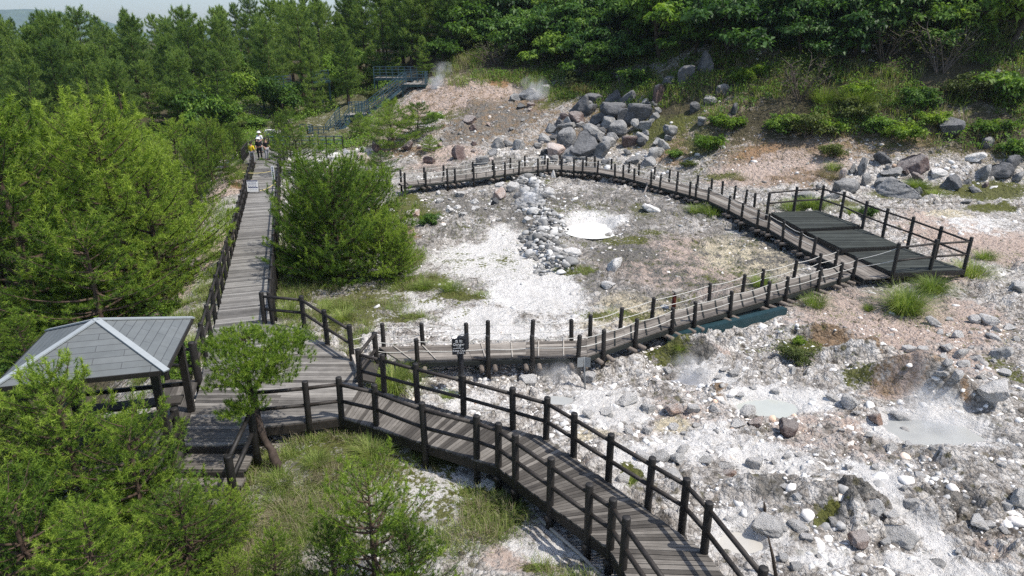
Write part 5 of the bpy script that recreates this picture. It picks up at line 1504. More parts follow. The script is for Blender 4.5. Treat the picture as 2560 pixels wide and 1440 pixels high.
for a in [(0, 235, 1340, 440, 'spiky topped bright green', 1.05), (1, 60, 1400, 400, 'broad bright green', 1.15), (2, 385, 1345, 300, 'low spreading bright green', 1.0), (4, 120, 1560, 330, 'dark bushy', 1.2), (3, 300, 1590, 330, 'wide yellowish green', 1.25), (2, 480, 1440, 200, 'low yellowish', 1.3), (4, 590, 1345, 110, 'short spreading', 1.2),
          (2, 930, 1530, 330, 'bright open branched', .95), (3, 700, 1520, 190, 'small bright', 1.1), (1, 1040, 1540, 230, 'small bushy', .95), (0, 850, 1540, 230, 'bright spiky', .9), (4, -20, 1250, 260, 'partly cut off bright', 1.2), (2, 600, 1500, 110, 'tiny', 1.1),
          # bank left of the long boardwalk
          (1, 330, 790, 520, 'tall full crowned', 1.1), (0, 120, 830, 600, 'tallest spiky', 1.0), (2, 405, 740, 330, 'rounded bright', 1.1), (3, 210, 720, 380, 'dense mid green', 1.1), (4, 20, 800, 430, 'broad lime tinted', 1.2), (0, 452, 640, 240, 'slim roundish', 1.0), (1, 60, 690, 380, 'dark green tall', 1.1), (2, 270, 860, 300, 'low wide', 1.3), (3, 390, 590, 250, 'mid sized', 1.1), (4, 140, 590, 260, 'broad mid green', 1.2),
          (0, 500, 530, 170, 'small rounded', 1.0), (2, 535, 455, 125, 'small flat topped', 1.1), (1, 270, 560, 250, 'upright', 1.0), (3, 20, 560, 260, 'dense upright', 1.0), (4, 450, 490, 170, 'bushy', 1.2), (0, 90, 960, 170, 'dark low', 1.3), (2, 20, 900, 150, 'lime shrubby', 1.4), (3, 200, 480, 200, 'hazy upright', 1.0), (1, 340, 500, 190, 'hazy dense', 1.0), (0, 590, 400, 90, 'little', 1.2), (2, 530, 400, 100, 'pale little', 1.2),
          # clump right of the long boardwalk
          ]:
    near_pine(*a[:5], wide=a[5])
for a in EXTRA: near_pine(*a[:5], wide=a[5])
for k, px, py, hp, look, wd in LOWS: put('pine', 'pine_tree', px, py, LOW[k], hp, 3.3, 'pine', look, 'pine tree', 'bright young pines near the boardwalks', wide=wd)
MIDP = [make_pine(31 + i, H=4.0, Rr=2.3, gap=.45, clear=.12, K=22, nl=.20, nw=.018, step=.22, mat='pine_mid', up=(.05, .5), candle=.1, power=.5, lay=.42, nb=(4, 6), dens=.85) for i in range(3)]
for k, px, py, hp, look, wd in [(0, 985, 375, 120, 'spreading layered', 1.35), (1, 1045, 340, 80, 'flat layered', 1.5), (2, 955, 440, 62, 'small bright rounded', 1.5), (0, 900, 345, 60, 'little layered', 1.2), (0, 1075, 380, 40, 'tiny flat', 1.5), (2, 720, 330, 60, 'bushy', 1.2), (1, 700, 400, 60, 'small layered', 1.0)]:
    put('pine', 'pine_tree', px, py, MIDP[k], hp, 4.0, 'pine', look, 'pine tree', 'pines on the slope by the stairs', wide=wd)

# ---- the umbrella shaped pine leaning over the junction deck
def umbrella_pine():
    rng = np.random.default_rng(77)
    b = G(697, 1178); fk = PY(628, 985, 13.35)
    mid1 = PY(668, 1110, 13.05); mid2 = PY(640, 1040, 13.2)
    b0 = b - np.array([0, 0, .1])
    root = thing('pine_tree', b0, 'umbrella crowned pine with a bare leaning forked trunk at the edge of the junction deck', 'pine tree')
    tp_ = np.array([b0, b + (0, 0, .2), mid1, mid2, fk]); ti_ = np.linspace(0, 4, 26); tp_ = np.stack([np.interp(ti_, range(5), tp_[:, j]) for j in range(3)], 1) + rng.normal(0, .016, (26, 3))
    tubes = [(tp_ - b0, np.interp(ti_, range(5), [.13, .095, .082, .072, .062]) * rng.uniform(.88, 1.15, 26))]
    pads = [((640, 865), 13.5, 1.02, .30, 160), ((590, 905), 13.2, .72, .24, 80), ((700, 880), 13.6, .72, .24, 80), ((560, 955), 13.0, .48, .18, 44), ((655, 940), 13.1, .62, .2, 60), ((735, 850), 13.9, .42, .18, 34), ((600, 840), 13.8, .6, .22, 60), ((680, 925), 13.3, .6, .2, 50), ((548, 860), 13.5, .36, .16, 28),
            ((610, 1012), 12.9, .46, .17, 46), ((588, 1030), 12.7, .34, .14, 26)]
    pos, dirs, tint = [], [], []
    for (px, py), yy, rr, th, n in pads:
        c = PY(px, py, yy)
        st = fk if py < 990 else mid2
        m = (st + c) / 2 + rng.normal(0, .08, 3)
        tubes.append((np.array([st, m, c - (0, 0, th * .5)]) - b0, np.array([.055, .035, .012])))
        for k in range(7):
            a = rng.uniform(0, 6.28); e = c + np.array([math.cos(a), math.sin(a), -.1]) * rr * rng.uniform(.4, .9)
            tubes.append((np.array([c - (0, 0, th * .5), (c + e) / 2 - (0, 0, th * .3), e]) - b0, np.array([.016, .010, .005])))
        for k in range(int(n * 3.3)):
            a = rng.uniform(0, 6.28); q = math.sqrt(rng.random()) * rr * (1 + .25 * math.sin(3 * a + px))
            pos.append(c + np.array([math.cos(a) * q, math.sin(a) * q, th * (1 - (q / rr) ** 2) * rng.uniform(-.6, 1) + rng.normal(0, .04)]) - b0)
            dirs.append(np.array([math.cos(a) * .5, math.sin(a) * .5, 1.0])); tint.append(.66 + rng.normal(0, .18))
    V, F, T = needles(rng, np.array(pos), unit(np.array(dirs)), 26, .085, .009, .75, .05, np.array(tint))
    for me, nm in ((fast_mesh('crown', V, F, M['pine_near'], {'tint': T}), 'crown'), (wood('trunk', tubes, 'bark_red', 10), 'trunk')):
        o = bpy.data.objects.new(nm, me); COL.objects.link(o); o.parent = root
umbrella_pine()

# ---- forest behind: older pines, with a few broad crowned trees
FAR = [make_pine(51 + i, H=11, Rr=[3.0, 2.8, 3.3, 2.6, 3.0][i], gap=.80, clear=[.20, .15, .30, .08, .24][i], K=17, nl=.40, nw=.052, step=.42, mat='pine_far', bark='bark_red' if i % 2 else 'bark', up=(-.02, .45), candle=.15, power=[.5, .6, .4, .7, .42][i], lay=.45, nb=(4, 6), dens=[.9, .95, .85, 1.0, .85][i], bare=.18) for i in range(5)]
BFAR = [make_broad(71 + i, H=8, Rr=3.0, n_limb=9, n_sub=7, per=60, size=.36, mat=['leaf', 'leaf_lime'][i], base=.15, clump=.30) for i in range(2)]
def too_close(px, py, L, dx, dy): return any(abs(px - a) < dx and abs(py - b) < dy for a, b in L)
random.seed(21)
FT = []
def forest():
    n = 0
    rows = [(64, -46, -27, 3.6), (69, -56, -25, 3.6), (75, -64, -16, 3.8), (82, -74, -6, 4.0), (90, -84, 4, 4.3), (99, -94, 14, 4.8), (109, -104, 20, 5.4), (120, -114, 22, 6.2), (133, -126, 18, 7.2), (147, -138, 8, 8.4)]
    for y, x0, x1, sp in rows:
        x = x0 + random.uniform(0, sp)
        while x < x1:
            yy = y + random.uniform(-2.6, 2.6); xx = x + random.uniform(-1, 1)
            z = float(h(xx, yy)); px, py = project((xx, yy, z))
            tx, ty = project((xx, yy, z + 11))
            x += sp * random.uniform(.6, 1.05)
            if px < -120 or px > 1300 or ty > 330: continue
            if 780 < px < 1060 and yy < 74: continue
            if yy < 72 and 560 < px < 800: continue
            hh = random.uniform(7.5, 11) * (1.0 if yy > 75 else .8)
            if px < 640: hh = max(4.5, min(hh, (8.5 + (100 - random.uniform(0, 56) + max(0, px - 520) * .35) / FPX * yy * 1.02) - z))
            if random.random() < .2: k = random.choice((0, 0, 1)); put('b', 'broadleaf_tree', px, py, BFAR[k], 1, 8, 'broadleaf tree', ['leafy green', 'lime green'][k], 'tree', 'trees of the forest behind', loc=A(xx, yy, z)); PLANTS[-1][0].scale = (hh * .75 / 8,) * 3
            else:
                k = random.randrange(5); put('p', 'pine_tree', px, py, FAR[k], 1, 11, 'pine', ['slender', 'full crowned', 'bare trunked', 'conical', 'layered'][k], 'pine tree', 'pines of the forest behind', loc=A(xx, yy, z)); s = hh / 11; PLANTS[-1][0].scale = (s * random.uniform(.78, 1.1), s * random.uniform(.78, 1.1), s)
            o = PLANTS.pop(); PLANTS.append((o[0], px, (py + project((xx, yy, z + hh))[1]) / 2, o[3], o[4])); n += 1
    return n
n_forest = forest()
# the bright lime tree in front of the forest and dark ones beside it
put('b', 'broadleaf_tree', 455, 320, BFAR[1], 170, 8, 'broadleaf tree', 'large lime green', 'tree', None, wide=1.0)
put('b', 'broadleaf_tree', 560, 300, BFAR[0], 110, 8, 'broadleaf tree', 'dark rounded', 'tree', None)

# ---- hillside on the right: dense broad leaved trees and shrubs with pines above
HB = [make_broad(81, 5.5, 2.7, 10, 10, 42, .30, 'leaf', base=.12, clump=.19, flat=.5), make_broad(82, 5.0, 2.6, 10, 10, 44, .28, 'leaf_dark', base=.08, clump=.19, flat=.5), make_broad(83, 4.5, 2.5, 10, 10, 36, .25, 'leaf_olive', base=.12, clump=.18, flat=.5), make_broad(84, 5.0, 2.5, 10, 10, 40, .28, 'leaf', base=.15, clump=.18, flat=.5, tintc=.62)]
HN = ['mid green', 'dark glossy', 'olive', 'fresh green']
SHR = [make_broad(91, 1.7, 1.0, 9, 8, 26, .16, 'leaf_lime', 'twig', base=.1, multi=True, clump=.24), make_broad(92, 1.7, 1.0, 9, 8, 28, .16, 'leaf', 'twig', base=.1, multi=True, clump=.24), make_broad(93, 1.8, 1.0, 9, 8, 24, .14, 'leaf_olive', 'twig', base=.15, multi=True, clump=.24), make_broad(94, 2.2, 1.3, 10, 9, 4, .10, 'leaf_olive', 'twig', base=.3, multi=True, clump=.3)]
SN = ['lime green', 'leafy green', 'olive', 'grey twiggy']
random.seed(33)
def hillside():
    spots = []
    tries = 0
    while len(spots) < 120 and tries < 6000:
        tries += 1
        x = random.uniform(-6, 62); s = random.uniform(11, 44)
        y = float(np.interp(x, XB, YB)) + s
        edge = np.interp(x, [-6, 0, 5, 10, 16, 22, 30, 45], [27, 24, 17, 15, 13.5, 12.5, 13, 11])
        if s < edge: continue
        z = float(h(x, y)); px, py = project((x, y, z))
        if px < 1130 or px > 2610: continue
        if any((x - a) ** 2 + (y - b) ** 2 < 2.7 ** 2 for a, b in spots): continue
        top = project((x, y, z + 4))[1]
        if py < -30: continue
        spots.append((x, y))
        q = random.random()
        if q < .16 and s > edge + 3:
            k = random.randrange(5); hh = random.uniform(7, 10); put('p', 'pine_tree', px, py, FAR[k], 1, 11, 'pine', 'hillside', 'pine tree', 'trees on the right hillside', loc=A(x, y, z)); sc_ = hh / 11
        else:
            k = random.choice((0, 0, 1, 1, 1, 1, 2, 3)); hh = random.uniform(4.2, 7.6); put('b', 'broadleaf_tree', px, py, HB[k], 1, 5, 'broadleaf tree', HN[k], 'tree', 'trees on the right hillside', loc=A(x, y, z)); sc_ = hh / 5
        o = PLANTS.pop(); o[0].scale = (sc_ * 1.1, sc_ * 1.1, sc_); PLANTS.append((o[0], px, (py + project((x, y, z + hh))[1]) / 2, o[3], o[4]))
hillside()
for k, px, py, hp, wd in [(0, 1075, 150, 210, 1.3), (1, 1010, 165, 200, 1.2), (3, 1130, 140, 190, 1.3), (2, 950, 170, 220, 1.2), (4, 900, 180, 200, 1.2), (1, 1180, 110, 190, 1.2), (3, 1060, 190, 100, 1.3), (0, 870, 215, 130, 1.2), (1, 930, 205, 90, 1.3), (2, 1240, 95, 180, 1.3), (3, 830, 235, 110, 1.3)]:
    put('p', 'pine_tree', px, py, FAR[k], hp, 11, 'pine', 'dark forest edge', 'pine tree', 'pines of the forest behind', wide=wd)
for k, px, py, hp in [(0, 1110, 165, 90), (2, 1160, 130, 80), (3, 1210, 125, 90), (1, 1270, 110, 100)]:
    put('b', 'broadleaf_tree', px, py, HB[k], hp, 5, 'broadleaf tree', HN[k] + ' low', 'tree', 'trees on the right hillside', wide=1.1)
# shrubs seen one by one on the slopes
for k, px, py, hp, wd, look in [(0, 1775, 372, 62, 1.2, 'bright lime'), (0, 1820, 320, 60, 1.3, 'lime'), (1, 1500, 215, 60, 1.3, 'leafy'), (2, 1440, 220, 60, 1.3, 'grassy olive'), (1, 1590, 215, 70, 1.3, 'dark leafy'), (0, 1860, 205, 60, 1.0, 'yellow green'), (0, 1890, 190, 50, 1.0, 'lime topped'), (1, 1960, 330, 70, 1.3, 'leafy'), (2, 2020, 340, 80, 1.3, 'olive'), (0, 2070, 330, 60, 1.3, 'lime'), (2, 2140, 300, 80, 1.3, 'tall olive'), (0, 2140, 240, 60, 1.3, 'bright'), (0, 2250, 345, 70, 1.4, 'bright lime'), (1, 2190, 330, 60, 1.3, 'leafy'), (0, 2330, 310, 56, 1.3, 'lime'), (2, 2080, 395, 50, 1.2, 'olive'), (1, 2290, 270, 80, 1.3, 'dark leafy'), (2, 2420, 250, 90, 1.3, 'olive'), (1, 2520, 260, 120, 1.2, 'large leafy'), (0, 2480, 330, 60, 1.3, 'lime'), (1, 2540, 385, 60, 1.4, 'leafy'),
                            (3, 2000, 250, 110, 1.2, 'bare grey twig'), (3, 1240, 170, 70, 1.6, 'bare grey'), (3, 1560, 150, 90, 1.2, 'leafless'), (3, 2350, 180, 120, 1.2, 'leafless grey'), (3, 2210, 150, 120, 1.2, 'twiggy'), (3, 1185, 90, 70, 1.3, 'bare pale'), (2, 1290, 150, 50, 1.4, 'olive'), (1, 1350, 130, 70, 1.3, 'dark leafy'), (1, 1090, 300, 30, 1.4, 'small'), (2, 1720, 420, 26, 1.5, 'low olive'), (1, 1690, 395, 30, 1.5, 'low leafy'), (1, 2168, 545, 46, .9, 'single bright'), (2, 930, 250, 40, 1.3, 'pale'), (1, 640, 320, 40, 1.6, 'pale leafy'), (2, 600, 330, 36, 1.6, 'olive'), (0, 440, 950, 40, 1.5, 'light green'), (1, 470, 905, 60, 1.3, 'leafy'), (0, 430, 780, 50, 1.2, 'light'), (1, 140, 900, 110, 1.3, 'broad leaved dark'), (1, 60, 960, 100, 1.3, 'dark leafy'), (0, 100, 930, 60, 1.4, 'lime'), (0, 500, 1440, 60, 1.3, 'lime sprouting'), (0, 740, 1240, 22, 1.1, 'tiny lime'), (1, 1070, 560, 36, 1.5, 'low dark'), (2, 1985, 905, 50, 1.4, 'tangled olive'), (0, 1995, 860, 30, .9, 'small lime')]:
    put('s', 'shrub', px, py, SHR[k], hp, 1.7, 'shrub', look, 'shrub', 'shrubs on the slopes and banks', wide=wd * .92, names=('foliage', 'stems'))

# ---- dead wood
def dead_tree(px, py, hpx, seed, label, flat=False):
    rng = np.random.default_rng(seed); c = G(px, py); dep = c[1] * CP + (CAM_H - c[2]) * SP; Hm = hpx / FPX * dep
    tubes = []
    def grow(p, d, L, r, lv):
        pts = [p]; 
        for i in range(4): d = unit(d + rng.normal(0, .22, 3)); pts.append(pts[-1] + d * L / 4)
        tubes.append((np.array(pts), np.linspace(r, r * .5, 5)))
        if lv:
            for k in range(4): q = pts[rng.integers(1, 5)]; grow(q, unit(d + rng.normal(0, .9, 3)), L * rng.uniform(.35, .6), r * .5, lv - 1)
    d0 = np.array([.9, .1, .25]) if flat else np.array([.1, 0, 1.0])
    grow(np.zeros(3), d0, Hm, .05 + Hm * .012, 2)
    me = wood('dead_tree', tubes, 'dead'); o = link('dead_tree', me, None, (c[0], c[1], c[2] - .05)); tag(o, label, 'dead tree'); return o
dead_tree(1235, 150, 50, 1, 'bleached fallen branch tangle above the pink bare slope', True)
dead_tree(1420, 172, 40, 2, 'grey dead branches above the leaning dark boulder', True)
dead_tree(433, 190, 62, 3, 'bare white snag standing up in the pine forest at left')
dead_tree(1770, 395, 40, 4, 'grey driftwood branch lying under the lime shrub', True)
dead_tree(660, 322, 60, 5, 'fallen bleached trunk behind the visitors at the far boardwalk end', True)
dead_tree(1608, 485, 50, 6, 'small bare twig standing by the far roped boardwalk')
dead_tree(1970, 505, 40, 7, 'pale broken branch leaning behind the viewing platform', True)
dead_tree(1140, 160, 40, 8, 'dry grey brush at the top of the pink slope', True)

# ---- grasses
def blades(rng, x, y, z, n, Lr, wr, spread, bend):
    """n grass blades at each point; three point curved strips"""
    N = len(x)
    a = rng.uniform(0, 6.283, (N, n)); lean = np.abs(rng.normal(0, spread, (N, n))); L = rng.uniform(*Lr, (N, n)) * np.ones((N, n))
    rb = rng.uniform(0, 1, (N, n)) ** .5
    d = np.stack([np.cos(a) * np.sin(lean), np.sin(a) * np.sin(lean), np.cos(lean)], -1)
    b = np.stack([x[:, None] + np.cos(a) * rb * wr[1], y[:, None] + np.sin(a) * rb * wr[1], np.repeat(z[:, None], n, 1)], -1)
    s = np.stack([-np.sin(a), np.cos(a), np.zeros_like(a)], -1) * wr[0] / 2
    p1 = b + d * (L * .55)[..., None]
    o = np.stack([np.cos(a), np.sin(a), np.zeros_like(a)], -1)
    bend = bend * rng.uniform(.1, 1.7, (N, n))
    p2 = b + d * (L * .95)[..., None] + o * (L * bend)[..., None] - np.array([0, 0, 1]) * (L * bend * .75)[..., None]
    V = np.stack([b - s, b + s, p1 + s * .8, p1 - s * .8, p2], 2).reshape(-1, 5, 3)
    m = len(V); V = V.reshape(-1, 3); i = np.arange(m)[:, None] * 5
    F = np.concatenate([i + np.array([[0, 1, 2]]), i + np.array([[0, 2, 3]]), i + np.array([[3, 2, 4]])])
    T = np.repeat(np.clip(rng.normal(.5, .22, m), 0, 1), 5)
    return V, F, T
def clump_mesh(seed, n, L, w, spread, bend, r, mat):
    rng = np.random.default_rng(seed)
    V, F, T = blades(rng, np.zeros(1), np.zeros(1), np.zeros(1), n, L, (w, r), spread, bend)
    return fast_mesh('grass_clump', V, F, M[mat], {'tint': T})
CL = [clump_mesh(1, 1300, (.3, 1.0), .009, .55, .34, .34, 'grass'), clump_mesh(2, 650, (.3, .9), .009, .5, .26, .34, 'grass'), clump_mesh(3, 650, (.3, .9), .008, .6, .30, .40, 'grass_dry')]
CN = ['green', 'green', 'dry tan']
for k, px, py, hp, wd in [(0, 2262, 780, 92, .95), (0, 2330, 730, 55, 1.2), (1, 2430, 690, 60, 1.4), (1, 2462, 648, 36, 1.4), (1, 2035, 765, 50, 1.2), (1, 1905, 715, 46, 1.3), (2, 970, 1085, 70, 1.2), (1, 870, 1075, 46, 1.4), (1, 790, 1160, 50, 1.3), (1, 930, 1140, 64, 1.4), (2, 830, 1190, 50, 1.6), (0, 985, 975, 90, 1.0), (1, 1010, 960, 60, 1.0), (2, 720, 1290, 44, 2.2), (2, 640, 1400, 50, 2.4), (1, 760, 1320, 50, 1.6), (1, 700, 1210, 56, 1.2), (0, 790, 690, 50, 1.2), (1, 735, 660, 46, 1.2), (1, 720, 790, 60, 1.2), (2, 770, 700, 40, 1.4), (1, 1130, 725, 36, 1.5), (1, 1060, 720, 30, 1.6), (1, 1780, 535, 36, 1.9), (1, 1740, 530, 30, 1.6), (1, 1980, 525, 40, 1.5), (0, 2030, 520, 40, 1.5), (1, 2130, 535, 30, 1.4), (1, 2170, 775, 26, 1.0), (1, 860, 800, 44, 1.5), (1, 820, 780, 40, 1.4), (2, 600, 430, 30, 2.0), (1, 590, 445, 30, 2.0), (1, 450, 910, 60, 1.2), (0, 480, 880, 60, 1.1), (2, 430, 720, 70, 1.6), (1, 560, 690, 40, 1.3), (1, 2085, 425, 30, 1.5), (2, 2075, 445, 36, 1.4), (2, 1850, 450, 20, 1.5), (0, 2290, 470, 30, 1.6), (1, 2340, 490, 26, 1.8), (1, 2060, 255, 60, 1.3), (0, 2145, 265, 60, 1.4), (2, 1480, 190, 46, 1.4), (2, 1460, 230, 40, 1.5), (1, 1700, 870, 22, 1.5), (1, 1580, 1205, 30, 1.0), (1, 1120, 1000, 40, .9), (2, 930, 410, 30, 1.4), (2, 1350, 150, 30, 1.6), (1, 690, 1260, 50, 1.4), (2, 860, 1260, 40, 2.0), (2, 540, 1440, 50, 2.4)]:
    c = G(px, py); dep = c[1] * CP + (CAM_H - c[2]) * SP; s = hp / FPX * dep / CP / .95
    o = link('grass_clump', CL[k], None, (c[0], c[1], c[2] - .03)); o.scale = (s * wd, s * wd, s); o.rotation_euler = (0, 0, random.uniform(0, 6.28))
    tag(o, None, 'grass', 'grass clumps on the ground'); PLANTS.append((o, px, py - hp * .4, 'grass clump', CN[k]))
def lawn(name, n, xr, yr, dens, nb, L, w, seed, mat, label, spread=.5, bend=.22, r=.08):
    rng = np.random.default_rng(seed)
    x = rng.uniform(*xr, n * 8); y = rng.uniform(*yr, n * 8)
    k = rng.random(n * 8) < dens(x, y, rng); x, y = x[k][:n], y[k][:n]
    V, F, T = blades(rng, x, y, h(x, y) - .02, nb, L, (w, r), spread, bend)
    me = fast_mesh(name, V, F, M[mat], {'tint': T}); return tag(link(name, me), label, 'grass', kind='stuff')
DECKS = [jpoly, [FL[0], FL[4], FL[8], FL[12], FR[13], FR[10], FR[5], FR[0]], [lwL[0], lwL[-1], lwR[-1], lwR[0]], [A(x0 - .3, y1 - 1.7, 0), A(x1 + .3, y1 - 1.7, 0), A(x1 + .3, y1, 0), A(x0 - .3, y1, 0)], nN + nF[::-1], rL + rR[::-1], [P(1927, 531), P(2047, 526), P(2412, 674), P(2232, 690)], [c_ for c_ in cor]]
def off_deck(x, y):
    m = np.ones(len(x), bool)
    for d in DECKS: m &= ~in_poly(x, y, d)
    return m
def moss_d(x, y, rng):
    pt = sstep(-.12, .22, fbm(x, y, 1.0, 3, 401))
    left = (x < np.interp(y, [8, 9.5, 11.5, 14, 17], [3.0, 1.6, -.6, -4, -4])) * (y < 14.5) * (x > -9)
    leftstrip = ((-8.3 - 0.32 * (y - 16.3)) - x < -1.9) * ((-8.3 - 0.32 * (y - 16.3)) - x > -5) * (y > 17) * (y < 34)
    bank = ((-8.3 - 0.32 * (y - 16.3)) - x > .3) * ((-8.3 - 0.32 * (y - 16.3)) - x < 2.4) * (y > 16) * (y < 52)
    d = np.maximum(mask_at('moss', x, y) ** 2, .62 * left * np.clip(1 - 1.5 * mask_at('white', x, y), 0, 1)); d = np.maximum(d, .8 * leftstrip); d = np.maximum(d, .7 * bank)
    return d * pt * off_deck(x, y)
lawn('grass', 8200, (-16, 4), (8, 30), moss_d, 12, (.06, .36), .009, 3, 'grass', 'short green grass growing in patches on the pale ground', .55, .3, .10)
lawn('grass', 1700, (-12, 3), (8, 30), moss_d, 12, (.15, .5), .008, 4, 'grass_dry', 'dry tan grass mixed among the green patches', .75, .35, .14)
lawn('grass', 3000, (-6, 30), (8, 56), lambda x, y, r: mask_at('moss', x, y) ** 2 * off_deck(x, y) * sstep(-.1, .3, fbm(x, y, .8, 3, 41)), 8, (.05, .16), .012, 5, 'grass', 'thin moss like grass tufts dotted over the rubble and slopes', .7, .3, .10)
lawn('grass', 2400, (-24, -8), (16, 62), moss_d, 12, (.2, .6), .014, 9, 'grass', 'rank grass on the bank along the long boardwalk', .5, .3, .16)
def basin_d(x, y, rng):
    s = y - np.interp(x, XB, YB)
    return (s < 6) * (y > 17.5 - .35 * np.clip(x, -3, 20) * 0) * (x > -9) * (1 - np.clip(mask_at('white', x, y) * 1.4, 0, 1)) * sstep(-.05, .4, fbm(x, y, 1.5, 3, 55)) * off_deck(x, y)
lawn('grass', 2600, (-9, 24), (17.5, 54), basin_d, 9, (.03, .12), .016, 19, 'grass', 'low olive tufts dotted over the crust of the basin', 1.0, .5, .13)
lawn('grass', 2200, (-9, 24), (17.5, 54), basin_d, 9, (.03, .11), .016, 20, 'grass_dry', 'low dry brownish tufts dotted over the crust of the basin', 1.1, .5, .14)
def hill_d(x, y, rng):
    s = y - np.interp(x, XB, YB)
    e = np.interp(x, [-12, 0, 5, 9, 11, 18, 21, 30, 45], [13, 15, 9, 8, 6.5, 6.5, 3, 2.2, 2])
    return (s > e) * (s < 34) * sstep(-.35, .15, fbm(x, y, 2.2, 3, 77)) * sstep(0, 3, s - e + 2.5 * fbm(x, y, 1.7, 3, 78))
lawn('grass', 5200, (-8, 50), (35, 90), hill_d, 12, (.35, 1.1), .035, 6, 'grass', 'long grass covering the right hillside between the shrubs', .5, .3, .35)
lawn('grass', 3800, (-8, 50), (36, 80), hill_d, 10, (.4, 1.1), .03, 7, 'grass_dry', 'dry tan grass on the right hillside', .6, .3, .35)
def undergrowth():
    rng = np.random.default_rng(61); V0, F0, T0, n0 = [], [], [], 0
    for (n, xr, yr, dens, cr, per, sz, mat, lab) in [(2600, (-4, 52), (36, 92), hill_d, .62, 26, .19, 'leaf', 'leafy undergrowth covering the right hillside between the trees'), (420, (0, 52), (40, 80), hill_d, .45, 24, .16, 'leaf_lime', 'brighter lime undergrowth patches on the right hillside'),
                                                 (900, (-60, -10), (14, 74), lambda x, y, r: ((-8.3 - 0.32 * (y - 16.3)) - x > 2.2) * (x > -14 - .9 * y) * 1.0, .55, 30, .16, 'leaf', 'leafy undergrowth under the pines left of the long boardwalk'), (1100, (-36, -12), (56, 92), lambda x, y, r: off_deck(x, y) * (np.hypot(x + 16, (y - 68) * .8) > 5.5 - 3 * (x > -14)) * sstep(-.3, .2, fbm(x, y, 2.5, 2, 5)), .65, 28, .19, 'leaf', 'shrubby undergrowth on the forest floor left of the teal staircase'), (420, (-14, -4), (5, 13), lambda x, y, r: off_deck(x, y) * (x < -6.2 + 0 * y) * 1.0, .35, 34, .09, 'leaf_lime', 'light leafy undergrowth between the foreground pines')]:
        x = rng.uniform(*xr, n * 10); y = rng.uniform(*yr, n * 10); k = rng.random(n * 10) < dens(x, y, rng); x, y = x[k][:n], y[k][:n]
        c = np.repeat(np.column_stack([x, y, h(x, y) + .15]), per, 0); N = len(c)
        d = unit(rng.normal(size=(N, 3))); d[:, 2] = np.abs(d[:, 2]) * .9
        p = c + d * cr * np.repeat(rng.uniform(.5, 1.3, len(x)), per)[:, None]
        ti = np.repeat(rng.normal(.45, .15, len(x)), per)
        V, F, T = leaves(rng, p, unit(d * .5 + np.array([0, 0, 1.0])), sz, ti)
        tag(link('undergrowth', fast_mesh('undergrowth', V, F, M[mat], {'tint': T})), lab, 'undergrowth', kind='stuff')
undergrowth()

# ================================================================== STEAM
def steam(px, py, rpx, hpx, dens, label, lean=.4):
    c = G(px, py); dep = c[1] * CP + (CAM_H - c[2]) * SP; r_ = rpx / FPX * dep; H_ = hpx / FPX * dep
    mb = MB(); n = 20
    t = np.linspace(0, 1, 8)
    pts = np.column_stack([c[0] + lean * H_ * t, c[1] + 0 * t, c[2] - .1 + H_ * t])
    mb.tube(pts, r_ * np.array([.55, .85, 1.0, 1.05, 1.0, .9, .7, .35]), n)
    m, nt, out = new_mat('steam'); q = NT(nt)
    p = q.coord()
    n1 = q.noise(p, 1.4 / r_, 4, .6)
    ln = q.n('ShaderNodeSeparateXYZ'); q.link(p, ln.inputs[0])
    hz = q.math('DIVIDE', ln.outputs[2], H_)
    rx = q.math('SUBTRACT', ln.outputs[0], q.math('MULTIPLY', ln.outputs[2], lean))
    rr = q.math('SQRT', q.math('ADD', q.math('MULTIPLY', rx, rx), q.math('MULTIPLY', ln.outputs[1], ln.outputs[1])))
    edge = q.ramp(q.math('DIVIDE', rr, r_), [(.1, 1.0), (.9, 0.0)])
    fade = q.ramp(hz, [(0.0, 1.0), (.35, .7), (.95, 0.0)])
    d = q.math('MULTIPLY', q.math('MULTIPLY', q.ramp(n1, [(.42, 0.0), (.62, 1.0)]), q.math('MULTIPLY', edge, fade)), dens)
    v = q.n('ShaderNodeVolumePrincipled'); v.inputs['Color'].default_value = (.95, .96, .98, 1); v.inputs['Anisotropy'].default_value = .2
    q.link(d, v.inputs['Density']); q.link(v.outputs[0], out.inputs['Volume'])
    o = mb.build('steam', m, None, True, tuple(c)); tag(o, label, 'steam', kind='stuff'); return o
steam(1085, 222, 34, 70, 3.0, 'white steam plume drifting from the edge of the pink slope', .5)
steam(1338, 246, 46, 60, 2.2, 'white steam over the rocky vent on the hillside', -.1)
steam(1712, 945, 70, 70, 5.0, 'thin steam over the dark bluish hollow', .2)
steam(1380, 930, 90, 60, 4.0, 'thin steam under the near roped boardwalk', .2)
steam(2320, 1060, 110, 110, 2.2, 'thin steam before the orange crater bank', -.3)
steam(1320, 520, 50, 70, 3.0, 'thin steam rising among the rocks by the dry stone wall', .1)
